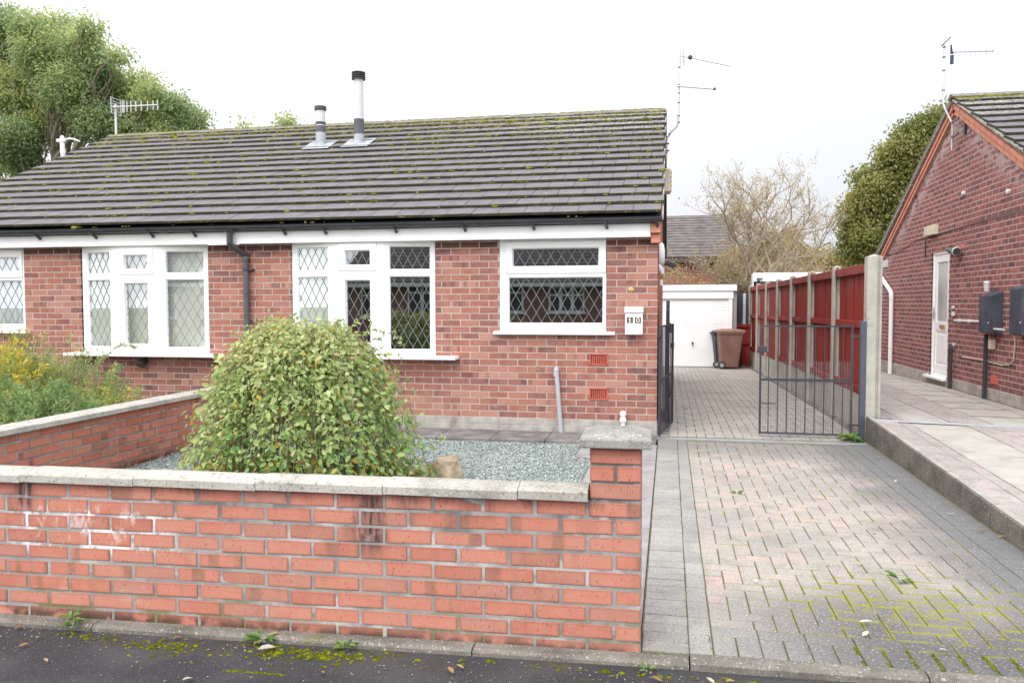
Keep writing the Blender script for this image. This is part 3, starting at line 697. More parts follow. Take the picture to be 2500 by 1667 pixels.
# side boundary wall (between the two front gardens)
sw=thing('garden_wall','low brick boundary wall with pale coping running back between the two front gardens','wall',(-4.8,-3,0))
b=T(); lay(b,(-4.755,-5.5,0),(0,1,0),(1,0,0),None,8,lambda z:(0.,5.2),z0=.492-8*.075,rec=.005,dep=.1025,jit=.002,ch=.003,joint=.0125,jv=.0016)
build(b,'brickwork',[M['brick_side'],M['mortar_front']],sw)
c_=T(); y=-5.5
while y<-.3:
    a,bb=y,y+.596; V=[]
    for t in (a,bb):
        for (d,zz) in [(.05,0),(.05,.038),(.035,.045),(-.13,.052),(-.14,.045),(-.14,0)]: V.append((-4.755+d,t,.494+zz+U(-.001,.001)))
    n=6; c_.add(V,[tuple(range(n)),tuple(range(2*n-1,n-1,-1))]+[(i,i+n,(i+1)%n+n,(i+1)%n) for i in range(n)]); y+=.6
build(c_,'coping',M['coping'],sw)
# ================================================================== THE BUNGALOW PAIR
H=thing('semi_detached_bungalow','long red brick bungalow with mossy grey tiled roof and leaded white windows','house',(-4.95,0,0))
XR=-.035; bb_=.225
w3=(-8*bb_+XR+.01,-2.5*bb_+XR,1.125,2.3); w2=(-4.39,-2.585,.84,2.3); w1=(-7.29,-5.50,.83,2.3); w0=(-9.35,-8.13,1.10,2.3)
b=T()
lay(b,(XR,0,0),(1,0,0),(0,-1,0),None,28,lambda z:(-9.95-XR,0.),holes=[(w[0]-XR,w[1]-XR,w[2],w[3]) for w in (w0,w1,w2,w3)],z0=.15,off=0.,rec=.002,dep=.1,joint=.0125,ch=.0015)
# back, gables (plain masonry leaves with gable triangle) and dark inner leaf
b.cur=2
RS=.4815; EY,EZ=-.18,2.42; RY=4.14; RZ=EZ+RS*(RY-EY)
for xx in (XR-.012,-9.93):
    b.prism([(0.01,0),(8.3,0),(8.3,2.3),(4.15,RZ-.12),(.01,2.34)],xx,xx-.1 if xx>-1 else xx+.1)
b.b2((-9.9,8.2,0),(XR-.02,8.3,2.35))
b.cur=3
b.b2((-9.8,4.0,0),(-.15,4.05,2.6)); b.b2((-9.8,.12,2.32),(-.15,4.0,2.36)); b.b2((-9.8,.12,.0),(-.15,4.0,.03))
for xx in (-8.0,-4.95,-2.3): b.b2((xx-.04,.12,.03),(xx+.04,4.,2.32))
for (a,c,z0_,z1_) in ((-9.85,w0[0],0,2.32),(w0[1],w1[0],0,2.32),(w1[1],w2[0],0,2.32),(w2[1],w3[0],0,2.32),(w3[1],XR-.13,0,2.32)): b.b2((a,.102,0.03),(c,.125,z1_))
for w in (w0,w1,w2,w3): b.b2((w[0],.102,.03),(w[1],.125,w[2]))
# corbel at the eaves corner
b.cur=4; b.cbox((-.058,-.075,2.275),(.105,.19,.10),.004); b.cbox((-.058,-.05,2.17),(.103,.14,.10),.004); b.cur=0
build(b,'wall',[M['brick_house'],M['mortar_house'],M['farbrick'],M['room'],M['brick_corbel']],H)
b=T()
lay(b,(XR+.004,-.008,0),(1,0,0),(0,-1,0),None,3,lambda z:(-9.95,0.),z0=-.075,rec=.0015,dep=.1,off=.06,L=.45,joint=.006,ch=.002)
build(b,'plinth',[M['plinth'],M['plinth']],H)

# windows -------------------------------------------------------------
def facet(mb, M4, rect, holes, depth=.05):
    x0,x1,z0,z1=rect
    xs=sorted({x0,x1,*[h[0] for h in holes],*[h[1] for h in holes]}); zs=sorted({z0,z1,*[h[2] for h in holes],*[h[3] for h in holes]})
    P=lambda x,y,z: tuple(M4@Vector((x,y,z)))
    for i in range(len(xs)-1):
        for j in range(len(zs)-1):
            xm=(xs[i]+xs[i+1])/2; zm=(zs[j]+zs[j+1])/2
            if any(h[0]<xm<h[1] and h[2]<zm<h[3] for h in holes): continue
            mb.quad(P(xs[i],0,zs[j]),P(xs[i+1],0,zs[j]),P(xs[i+1],0,zs[j+1]),P(xs[i],0,zs[j+1]))
    # outer returns
    for (a,b) in (((x0,z0),(x0,z1)),((x1,z1),(x1,z0)),((x0,z1),(x1,z1)),((x1,z0),(x0,z0))):
        mb.quad(P(a[0],0,a[1]),P(b[0],0,b[1]),P(b[0],depth,b[1]),P(a[0],depth,a[1]))
def ring(mb, M4, o, i, y0, y1):
    P=lambda x,y,z: tuple(M4@Vector((x,y,z)))
    A=[(o[0],o[2]),(o[1],o[2]),(o[1],o[3]),(o[0],o[3])]; B=[(i[0],i[2]),(i[1],i[2]),(i[1],i[3]),(i[0],i[3])]
    c=.006
    A2=[(o[0]+c,o[2]+c),(o[1]-c,o[2]+c),(o[1]-c,o[3]-c),(o[0]+c,o[3]-c)]
    for k in range(4):
        n=(k+1)%4
        mb.quad(P(A[k][0],y0,A[k][1]),P(A[n][0],y0,A[n][1]),P(A2[n][0],y1,A2[n][1]),P(A2[k][0],y1,A2[k][1]))
        mb.quad(P(A2[k][0],y1,A2[k][1]),P(A2[n][0],y1,A2[n][1]),P(B[n][0],y1,B[n][1]),P(B[k][0],y1,B[k][1]))
def bead(mb, M4, h, y0, y1=.022, w=.012):
    P=lambda x,y,z: tuple(M4@Vector((x,y,z)))
    A=[(h[0],h[2]),(h[1],h[2]),(h[1],h[3]),(h[0],h[3])]; B=[(h[0]+w,h[2]+w),(h[1]-w,h[2]+w),(h[1]-w,h[3]-w),(h[0]+w,h[3]-w)]
    for k in range(4):
        n=(k+1)%4
        mb.quad(P(A[k][0],y0,A[k][1]),P(A[n][0],y0,A[n][1]),P(B[n][0],y1,B[n][1]),P(B[k][0],y1,B[k][1]))
        mb.quad(P(B[k][0],y1,B[k][1]),P(B[n][0],y1,B[n][1]),P(B[n][0],y1+.02,B[n][1]),P(B[k][0],y1+.02,B[k][1]))
def leading(mb, M4, h, dw, dh, ph=(0,0), w=.0054, y=.024):
    x0,x1,z0,z1=h; k=dh/dw
    R_=M4.to_3x3()
    for s in (1,-1):
        # lines z = s*k*(x-xc); step dw
        n0=int(((z1-z0)/k+(x1-x0))/dw)+3
        for i in range(-n0,n0+1):
            xc=x0+ph[0]*dw+i*dw; pts=[]
            for xx in (x0,x1):
                zz=z0+ph[1]*dh+s*k*(xx-xc)
                if z0<=zz<=z1: pts.append((xx,zz))
            for zz in (z0,z1):
                xx=xc+(zz-z0-ph[1]*dh)/(s*k)
                if x0<xx<x1: pts.append((xx,zz))
            if len(pts)<2: continue
            (ax,az),(bx,bz)=pts[0],pts[1]; L_=math.hypot(bx-ax,bz-az)
            if L_<.01: continue
            c=M4@Vector(((ax+bx)/2,y,(az+bz)/2)); ang=math.atan2(bz-az,bx-ax)
            mb.box(c,(L_,.0035+(.0006 if s>0 else 0),w),R_@Matrix.Rotation(-ang,3,'Y'))
def window(parent,name,facets,sill,dw,dh,cap,blind=None,label=None):
    """facets: list of (Matrix, rect, fixed holes, casements[(outer, inner)])"""
    fb=T(); gp=[];ld=T(); cs=[]
    for (M4,rect,fixed,cas,ph) in facets:
        inn=[tuple(c[1]) for c in cas]
        facet(fb,M4,rect,list(fixed)+inn)
        for h in fixed: bead(fb,M4,h,0.)
        for h in fixed+inn:
            w_=.012; g_=(h[0]+w_-.002,h[1]-w_+.002,h[2]+w_-.002,h[3]-w_+.002)
            gp.append((M4,g_)); leading(ld,M4,(h[0]+w_,h[1]-w_,h[2]+w_,h[3]-w_),dw,dh,ph)
        for c in cas: cs.append((M4,c))
    f=build(fb,'window',M['upvc'],parent)
    if label: f['label']=label
    for (M4,c) in cs:
        m=T(); ring(m,M4,c[0],c[1],.0,-.016); bead(m,M4,c[1],-.016); build(m,'casement',M['upvc'],f)
    for (M4,g_) in gp:
        m=T(); P=lambda x,z: tuple(M4@Vector((x,.028,z))); m.quad(P(g_[0],g_[2]),P(g_[1],g_[2]),P(g_[1],g_[3]),P(g_[0],g_[3])); build(m,'pane',M['glass'],f)
    build(ld,'leading',M['lead'],f)
    m=T(); m.cbox(((sill[0]+sill[1])/2,(sill[2]+.05)/2,(sill[3]+sill[4])/2),(sill[1]-sill[0],.05-sill[2],sill[4]-sill[3]),.006); build(m,'sill',M['upvc'],f)
    if blind: blind(f)
    return f
def mx(p0,p1):
    d=Vector((p1[0]-p0[0],p1[1]-p0[1],0)); L_=d.length; d.normalize(); n=Vector((-d.y,d.x,0))
    m=Matrix((d,n,Vector((0,0,1)))).transposed().to_4x4(); m.translation=Vector((p0[0],p0[1],0)); return m,L_
I0,_=mx((0,.012),(1,.012))
FT=2.215
# right-hand small window (number 10 side)
window(H,'w3',[(I0,(w3[0]+.004,w3[1]-.004,1.15,FT),[(-1.722,-.632,1.232,1.765)],[((-1.752,-.602,1.803,2.168),(-1.676,-.682,1.878,2.094))],(.1,.05))],
       (-1.885,-.50,-.075,1.11,1.147),.12,.205,None,label='two light leaded window beside the letter box')
def bow(x0,xa,xb,x1,d,zb): return mx((x0,0.01),(xa,-d)),mx((xa,-d),(xb,-d)),mx((xb,-d),(x1,0.01))
def bowwin(x0,xa,xb,x1,d,fixL,fixR,top,zb,sill,bl,label):
    (A,la),(B,lb),(C_,lc)=bow(x0,xa,xb,x1,d,zb)
    f1=(A,(0,la,zb,FT),[(fixL[0]-x0,fixL[1]-x0,z[0],z[1]) for z in top['fix']],[],(.2,.1))
    cw=(xb-xa)
    f2=(B,(0,lb,zb,FT),[],[((.055,cw-.05,top['ct'][0]-.06,top['ct'][1]+.075),(.14,cw-.13,*top['ct'])),((.055,cw-.05,zb+.02,top['cl'][1]+.072),(.14,cw-.13,*top['cl']))],(.3,.1))
    f3=(C_,(0,lc,zb,FT),[(fixR[0]-xb,fixR[1]-xb,z[0],z[1]) for z in top['fix']],[],(.4,.1))
    return window(H,'bow',[f1,f2,f3],sill,.108,.195,None,bl,label)
def blinds(x0,x1,y,z0,z1,slat=.085,mat='blind',ang=.5,part='blind'):
    def fn(f):
        m=T(); x=x0
        while x<x1-.01:
            R_=Matrix.Rotation(ang+U(-.06,.06),3,'Z'); m.box((x+slat/2,y,(z0+z1)/2),(slat*1.02,.002,z1-z0),R_); x+=slat*.93
        m.b2((x0,y-.02,z1),(x1,y+.02,z1+.03))
        build(m,part,M[mat],f)
    return fn
top2=dict(fix=[(.920,1.788),(1.857,2.137)],ct=(1.912,2.094),cl=(.935,1.744))
bowwin(-4.385,-3.80,-3.215,-2.59,.10,(-4.315,-3.875),(-3.12,-2.635),top2,.855,(-4.52,-2.30,-.20,.818,.858),blinds(-4.33,-3.78,.035,.88,2.14,ang=.05),'dark three part leaded window behind the shrub')
top1=dict(fix=[(.918,1.770),(1.843,2.117)],ct=(1.893,2.076),cl=(.958,1.727))
bowwin(-7.275,-6.73,-6.13,-5.50,.10,(-7.195,-6.80),(-6.03,-5.55),top1,.852,(-7.42,-5.32,-.20,.812,.852),blinds(-7.22,-5.53,.035,.88,2.13,ang=.12),'three part leaded window with closed vertical blinds')
def netc(f):
    m=T(); V=[];F=[]; n=90
    for i in range(n+1):
        x=-9.33+1.18*i/n; y=.09+.018*math.sin(i*.9)+.008*math.sin(i*2.3)
        V+=[(x,y,1.16),(x,y,2.15)]
    for i in range(n): F.append((2*i,2*i+2,2*i+3,2*i+1))
    m.add(V,F); build(m,'curtain',M['net'],f)
window(H,'w0',[(I0,(w0[0]+.004,w0[1]-.004,1.125,FT),[(-9.29,-8.17,1.195,1.775)],[((-9.31,-8.155,1.81,2.168),(-9.24,-8.205,1.888,2.078))],(.1,.05))],(-9.45,-8.06,-.075,1.085,1.122),.12,.205,None,netc,label='leaded window with a white net curtain at the left end')

# fascia, soffit -------------------------------------------------------
b=T(); b.cbox(((-.112-9.98)/2,-.135,2.258),(9.868,.02,.146),.003); b.b2((-9.98,-.126,2.19),(-.112,-.002,2.20)); b.cbox((-5.20,-.140,2.181),(.42,.012,.012),.003)
build(b,'fascia',M['white'],H)
# gutter
g_=T(); n=12; R0=.056; yc,zc=-.205,2.390
def arc(rr): return [(yc+rr*math.cos(a),zc-rr*math.sin(a)) for a in [PI*k/n for k in range(n+1)]]
prof=arc(R0)+list(reversed(arc(R0-.004)))
g_.prism([(p[0],p[1]) for p in prof],-9.98,.012)
for x in (-.0,): g_.prism(arc(R0+.003),.005,.012)
for x in (-8.6,-5.95,-3.55,-1.95): g_.prism(arc(R0+.005)+list(reversed(arc(R0))),x-.05,x+.05)
gt=build(g_,'gutter',M['black'],H)
for x in (-8.55,-7.76,-6.952,-6.157,-5.583,-4.405,-3.891,-3.024,-2.203,-1.414,-.604,-.06):
    m=T(); m.prism(arc(R0+.008)+list(reversed(arc(R0+.001))),x-.014,x+.014)
    m.tube([(x,yc-.05,zc-.022),(x+.012,yc-.035,zc-.05),(x+.02,yc+.03,zc-.085),(x+.02,-.15,zc-.10)],[.010,.012,.015,.017],8); m.lathe((x+.02,-.165,zc-.098),[(.014,-.012),(.018,.0),(.018,.015)],8,'y')
    build(m,'bracket',M['black'],gt)
dp=T(); X0=-5.06
dp.lathe((X0-.02,yc,zc-.13),[(.036,-.05),(.036,.05),(.062,.085),(.062,.09)],16)
dp.tube([(X0-.02,yc,2.30),(X0-.02,yc,2.19),(X0+.0,yc+.02,2.155),(X0+.085,-.06,2.06),(X0+.095,-.05,2.03),(X0+.095,-.05,1.98)],.037,14)
dpo=build(dp,'downpipe',M['black'],H,smooth=False)
m=T(); m.tube([(X0+.095,-.05,2.02),(X0+.105,-.05,.02)],.034,16)
for z in (1.99,1.58,1.11,.6): m.lathe((X0+.096+(2-z)*.005,-.05,z),[(.038,0),(.040,.004),(.040,.045),(.038,.05)],16)
build(m,'pipe',M['dark_grey_plastic'],dpo)
for z in (1.87,1.08): 
    m=T(); m.lathe((X0+.099,-.05,z),[(.040,0),(.041,.02)],16); m.b2((X0+.03,-.02,z),(X0+.19,.0,z+.02)); m.b2((X0+.11,-.06,z),(X0+.18,-.045,z+.018)); build(m,'pipe_clip',M['black'],dpo)
m=T(); m.tube([(-4.86,-.01,2.185),(-4.88,-.015,2.12),(-4.95,-.012,2.03),(-4.93,-.012,1.98)],.005,6); build(m,'cable',M['black'],H)
# waste flue under left bow sill
m=T(); m.tube([(-6.40,.0,.75),(-6.40,-.07,.745),(-6.395,-.10,.70)],[.05,.052,.056],12); build(m,'waste_outlet',M['black'],H)
# grey waste pipe and vent at plinth
m=T(); m.tube([(-1.158,.02,.725),(-1.158,-.03,.725),(-1.155,-.045,.70),(-1.10,-.05,-.01)],.0255,12); m.lathe((-1.157,-.043,.64),[(.03,0),(.031,.01),(.031,.075),(.028,.085)],12); build(m,'waste_pipe',M['pipe_grey'],H)
m=T(); m.tube([(-.405,-.05,-.01),(-.405,-.05,.13)],.024,12); m.lathe((-.405,-.05,.13),[(.026,0),(.037,.02),(.037,.05),(.026,.062),(.026,.075),(.034,.088),(.036,.11),(.026,.13),(.008,.138)],14); build(m,'overflow_pipe',M['white'],H)
for (z0_,z1_) in ((.771,.898),(.381,.510)):
    m=T(); x0,x1=-.784,-.578
    nx_,nz_=9,6; cx_=(x1-x0)/nx_; cz_=(z1_-z0_)/nz_
    m.b2((x0,-.004,z0_),(x1,.02,z1_)); 
    m.cbox((x0+.006,-.008,(z0_+z1_)/2),(.012,.012,z1_-z0_),.002); m.cbox((x1-.006,-.008,(z0_+z1_)/2),(.012,.012,z1_-z0_),.002)
    m.cbox(((x0+x1)/2,-.008,z0_+.006),(x1-x0,.012,.012),.002); m.cbox(((x0+x1)/2,-.008,z1_-.006),(x1-x0,.012,.012),.002)
    ab=build(m,'air_brick',M['airbrick'],H)
    m=T()
    for i in range(1,nx_):
        for j in range(nz_-1): m.b2((x0+cx_*i-.0065,-.007,z0_+cz_*(j+.95)-.0065),(x0+cx_*i+.0065,-.0045,z0_+cz_*(j+.95)+.0065))
    build(m,'vent_hole',M['hole'],ab)
# oval plate
m=T(); m.lathe((-.325,-.004,1.615),[(.03,.004),(.036,0),(.034,-.004),(.02,-.007)],20,'y'); 
for i,v in enumerate(m.v): m.v[i]=(v[0],v[1],1.615+(v[2]-1.615)*.72)
plate=build(m,'oval_number_plate',M['brass'],None,base=(-.325,-.004,1.615)); tag(plate,'small oval brass plate on the brick wall above the letter box','plate')

# roof -------------------------------------------------------------------
sl_=math.atan(RS); up=Vector((0,math.cos(sl_),math.sin(sl_))); nr=Vector((0,-math.sin(sl_),math.cos(sl_)))
slope=(RY-EY)/math.cos(sl_); ROWS=16; ga=slope/ROWS; TW=.30
def tiles(mb,x0,x1,EYv,EZv,up,nr,rows,ga,off=0.,sgn=1.,jit=.002):
    Rm=Matrix((Vector((1,0,0)),up,nr)).transposed()
    for i in range(rows):
        L_=ga+.05; a=.034
        # tile thickness .02 tipped so that its lower edge stands .035 above the one below
        tlt=-math.atan(.034/ga)
        k0=math.floor((x0-off)/TW)-1; x=k0*TW+off+(TW/2 if i%2 else 0)
        while x<x1:
            xa,xb=max(x,x0),min(x+TW,x1); x+=TW
            if xb-xa<.03: continue
            c=Vector(((xa+xb)/2,EYv,EZv))+up*(i*ga+L_/2-.01+U(-.003,.003))+nr*(.026+U(-jit,jit)-.0)
            mb.cbox(c,(xb-xa-.002,L_,.032),.003,Rm@Matrix.Rotation(tlt+U(-.006,.006),3,'X')@Matrix.Rotation(U(-.003,.003),3,'Z')@Matrix.Rotation(U(-.004,.004),3,'Y'))
rf=T(); tiles(rf,-9.99,.03,EY,EZ,up,nr,ROWS,ga)
ro=build(rf,'roof',M['tile'],H)
m=T(); m.prism([(EY,EZ-.03),(RY,RZ-.035),(8.45,EZ-.03),(8.45,EZ-.06),(RY,RZ-.09),(EY,EZ-.06)],-9.95,0.0); build(m,'roof_deck',M['black'],ro)
m=T()
m.prism([(RY,RZ-.0),(8.5,EZ),(8.5,EZ+.03),(RY,RZ+.035)],-9.99,.03); build(m,'rear_slope',M['tile'],ro)
m=T(); x=-9.98
while x<.02:
    xb=min(x+.45,.025); V=[];pr=[(-.135,-.03),(-.09,.0),(-.03,.028),(.03,.028),(.09,0),(.135,-.03)]
    dz=U(-.004,.004)
    for t in (x,xb-.008):
        for (dy,dz_) in pr: V.append((t,RY+dy,RZ+.035+dz_+dz))
    m.add(V,[(i,i+6,i+7,i+1) for i in range(5)]+[(0,1,2,3,4,5),(11,10,9,8,7,6)]); x+=.45
build(m,'ridge_tiles',M['ridge'],ro)
# verge undercloak strips
m=T()
for xx in (.02,-9.98):
    m=T(); m.prism([(EY,EZ-.055),(RY,RZ-.055),(RY,RZ-.005),(EY,EZ-.005)],xx-.01,xx+.006); build(m,'verge',M['concrete'],ro)
# moss cushions on the roof
def blobs(C,S,R3,name,mat,parent=None,base=(0,0,0)):
    N=len(C); ring8=[(math.cos(a),math.sin(a)) for a in [2*PI*k/7 for k in range(7)]]
    bs=[(x,y,-.15) for x,y in ring8]+[(x*.75,y*.75,.55) for x,y in ring8]+[(0,0,.9)]
    B=np.tile(np.array(bs),(N,1,1)); B=B*(1+RNG.normal(0,.16,(N,15,1))); B+=RNG.normal(0,.05,(N,15,3)); B*=S[:,None,:]
    if R3 is not None: B=np.einsum('ij,nkj->nki',R3,B)
    B+=C[:,None,:]
    q=[]
    for k in range(7): q.append((k,(k+1)%7,7+(k+1)%7,7+k))
    for k in range(7): q.append((7+k,7+(k+1)%7,14,14))
    q3=[]
    for (a,b_,c,d) in q[:7]: q3+=[(a,b_,c),(a,c,d)]
    for (a,b_,c,d) in q[7:]: q3.append((a,b_,c))
    F=(np.arange(N)[:,None,None]*15+np.array(q3)[None]).reshape(-1,3)
    return fast(B.reshape(-1,3),F,np.repeat(RNG.uniform(0,1,(N,3)),15,0),name,mat,parent,base)
C=[];S=[]
while len(C)<34000:
    x=U(-9.9,0.); i=random.randrange(ROWS); t=random.random()
    if t<.62: s=i*ga+U(-.03,.012); hgt=.046 if s>i*ga-.008 else .012
    elif t<.84: s=i*ga+U(0,ga); x=math.floor(x/TW)*TW+(TW/2 if i%2 else 0)+U(-.012,.012); hgt=.046-.028*(s/ga-i)
    else: s=i*ga+U(0,ga); hgt=.046-.028*(s/ga-i)
    f=s/slope; nz=noise.noise(Vector((x*.8,s*.9,3.1)))*.5+.5
    nz2=noise.noise(Vector((x*3.1,s*5.,9.1)))*.5+.5
    pr=(.20+.55*f+.95*max(0,f-.70)*4.5)*(.25+1.7*max(0,nz-.33)*2)*(.3+1.3*nz2)
    if t>=.84: pr*=.35+.5*f
    if s<.12: pr*=.25
    if random.random()>pr: continue
    q_=abs(random.gauss(0,1)); z_=(.005+.0068*q_)*(1.7 if random.random()<.12 else 1.)
    if f>.84: z_*=1.3
    C.append(Vector((x,EY,EZ))+up*s+nr*(hgt-.004)); S.append((z_*U(.9,2.2),z_*U(.8,1.3),z_*U(.5,.9)))
    k=0
    while random.random()<.55 and k<4:
        x2=x+U(-.05,.05); C.append(Vector((x2,EY,EZ))+up*(s+U(-.012,.012))+nr*(hgt-.005)); S.append((z_*U(.6,1.6),z_*U(.6,1.),z_*U(.4,.8))); k+=1
for i in range(11000):   # ridge crust
    x=U(-9.9,-.02); nz=noise.noise(Vector((x*.9,7.,1.)))*.5+.5
    if random.random()>nz*1.9: continue
    dy=-abs(random.gauss(0,.14))+.03; C.append(Vector((x,RY+dy,RZ+.06+ (dy*.55 if dy>-.135 else -.06+ .55*dy+.03)))); z_=U(.01,.028); S.append((z_*1.6,z_,z_*.6))
Rm=np.array(Matrix((Vector((1,0,0)),up,nr)).transposed())
mo=blobs(np.array([tuple(c) for c in C]),np.array(S),Rm,'roof_moss',M['moss'],ro); tag(mo,kind='stuff')

def flue(x,y,top,h_low,bands,cap):
    z=EZ+RS*(y-EY)+.04
    m=T(); m.lathe((x,y,z-.05),[(.078,0),(.078,h_low+.05)],24); f=build(m,'flue',M['flue_low'],H)
    m=T(); m.lathe((x,y,z+h_low),[(.074,0),(.074,top-z-h_low)],24); build(m,'flue_pipe',M['flue'],f)
    for (za,zb) in bands:
        m=T(); m.lathe((x,y,z+za),[(.080,0),(.080,zb-za)],24); build(m,'joint_band',M['black'] if zb-za<.08 else M['dark_grey_plastic'],f)
    m=T()
    if cap=='plain': m.lathe((x,y,top-.0),[(.088,0),(.094,.008),(.094,.06),(.088,.066)],24)
    else:
        for k in range(4): m.lathe((x,y,top-.02+k*.032),[(.07,0),(.108,.004),(.108,.018),(.07,.022)],24)
    build(m,'cowl',M['black'],f)
    # lead slate: flat sheet following the roof and a collar
    m=T(); c=Vector((x,y,EZ+RS*(y-EY)))+nr*.055
    Rm_=Matrix((Vector((1,0,0)),up,nr)).transposed(); m.cbox(tuple(c-up*.01),(.44,.46,.006),.002,Rm_)
    m.lathe((x,y,z-.08),[(.15,0.0),(.105,.05),(.086,.11),(.084,.16)],24)
    build(m,'flashing',M['lead_sheet'],f)
flue(-5.32,2.934,4.50,.20,[(.20,.30),(.32,.36)],'plain')
flue(-4.69,2.961,4.97,.14,[(.14,.37)],'louvre')
# gable side fittings -----------------------------------------------------
m=T(); m.cbox((.04,3.2,3.27),(.11,.3,.34),.01)
for k in range(5): m.box((.1,3.2,3.14+k*.065),(.02,.28,.03),Matrix.Rotation(.4,3,'Y'))
build(m,'gable_vent',M['cream'],H)
al=T(); al.lathe((XR,1.4,2.08),[(.16,0),(.16,.03),(.13,.055),(.05,.07)],20,'x'); o=build(al,'alarm_box',M['white'],None,base=(XR,1.4,2.08)); tag(o,'white domed alarm box on the side wall corner of the long bungalow','alarm')
t=thing('security_light','black floodlight with white mount on the side wall of the long bungalow','lamp',(XR,1.2,1.93))
m=T(); m.lathe((XR,1.2,1.90),[(.05,0),(.05,.02),(.02,.035)],12,'x'); m.cbox((XR+.04,1.2,1.87),(.05,.06,.09),.01); build(m,'mount',M['white'],t)
m=T(); m.cbox((XR+.14,1.24,1.95),(.13,.16,.06),.01,Matrix.Rotation(.35,3,'Y')); build(m,'head_fitting',M['black'],t)
m=T(); m.cbox((XR+.028,1.2,1.72),(.04,.06,.08),.008); build(m,'sensor',M['white'],t)

# letter box -------------------------------------------------------------
lb=thing('letter_box','white wall mounted letter box numbered 10 beside the right hand window','letter box',(-.29,-.004,1.12))
m=T(); m.cbox((-.288,-.056,1.237),(.190,.104,.236),.004); build(m,'body',M['white'],lb)
m=T(); m.cbox((-.288,-.062,1.392),(.204,.122,.066),.004,Matrix.Rotation(0.0,3,'X')); build(m,'lid',M['white'],lb)
m=T(); m.lathe((-.288,-.109,1.338),[(.004,0),(.004,-.002)],8,'y'); build(m,'lock',M['black'],lb)
def digit(ch,x):
    m=T(); m.b2((x-.033,-.1115,1.246),(x+.033,-.1085,1.312)); p=build(m,'number_plate',M['plate_dark'],lb)
    m=T()
    if ch=='1':
        m.prism([(x-.006,1.2545),(x+.006,1.2545),(x+.006,1.3045),(x-.002,1.3045),(x-.014,1.292),(x-.014,1.288),(x-.006,1.290)],-.1145,-.1117,'y')
        m.b2((x-.016,-.1145,1.2515),(x+.016,-.1117,1.2575))
    else:
        n=24
        V=[]
        for k in range(n):
            a=2*PI*k/n; V.append((x+.020*math.cos(a),-.1145,1.279+.0265*math.sin(a))); V.append((x+.0105*math.cos(a),-.1145,1.279+.0185*math.sin(a)))
        m.add(V,[(2*k,2*((k+1)%n),2*((k+1)%n)+1,2*k+1) for k in range(n)])
    build(m,'digit',M['plate_white'],p)
digit('1',-.331); digit('0',-.243)

# TV aerials -------------------------------------------------------------
def yagi(name,label,parts,base,group=None):
    t=thing(name,label,'aerial',base); 
    for nm,mb_,mat in parts:
        for q_ in (mb_ if isinstance(mb_,list) else [mb_]): build(q_,nm,mat,t)
    return t
# tall mast on the right gable
a=T(); Y0=4.0
a.tube([(.03,Y0,3.76),(.04,Y0,4.07),(.10,Y0,4.16),(.19,Y0,4.25),(.212,Y0,4.32),(.222,Y0,5.40)],.017,10)
br=[]
for z in (3.98,3.87): br.append(T()); br[-1].b2((-.06,Y0-.02,z-.008),(.075,Y0+.02,z+.008))
cpz=[]
for z in (3.83,4.12,4.30,4.40,4.60,4.75,4.88,5.15): cpz.append(T()); cpz[-1].lathe((.03 if z<4.1 else (.075 if z<4.2 else .217),Y0,z),[(.021,0),(.021,.014)],8)
boom=T(); p0=Vector((.20,Y0,5.345)); p1=Vector((1.007,Y0-.05,5.115)); boom.tube([p0,p1],.009,6)
rf_=T()
for dx,z0_,z1_ in ((.30,5.21,5.47),(.25,5.18,5.44)):
    for yy in (-.16,.16): rf_.tube([(dx,Y0+yy,z0_),(dx+.01,Y0+yy,z1_)],.004,5)
for k in range(7): rf_.tube([(.285,Y0-.16,5.22+k*.037),(.285,Y0+.16,5.22+k*.037)],.003,5)
el=[]
for k in range(9):
    p=p0.lerp(p1,.25+.75*k/8); el.append(T()); el[-1].tube([p+Vector((0,0,-.075)),p+Vector((0,0,.075))],.004,5)
dpb=T(); dpb.lathe((.385,Y0-.01,5.298),[(.02,-.03),(.034,-.015),(.034,.015),(.02,.03)],12)
bar=T(); bar.tube([(.18,Y0-.03,4.865),(.75,Y0-.06,4.782)],.015,10); barend=T(); barend.tube([(.74,Y0-.06,4.784),(.775,Y0-.06,4.778)],.02,8)
cbl=T(); cbl.tube([(.2,Y0,4.87),(.12,Y0,4.87),(.09,Y0,4.83),(.12,Y0,4.73),(.2,Y0,4.62)],.004,5)
yagi('television_aerial','tall bent mast with two aerials bracketed to the right end of the mossy roof',[('mast',a,M['alu']),('bracket',br,M['black']),('cable_tie',cpz,M['black']),('boom',boom,M['alu']),('reflector',rf_,M['alu']),('director',el,M['alu']),('dipole',dpb,M['meter']),('crossbar',bar,M['flue']),('end_cap',barend,M['black']),('cable',cbl,M['alu'])],(.03,Y0,3.76))
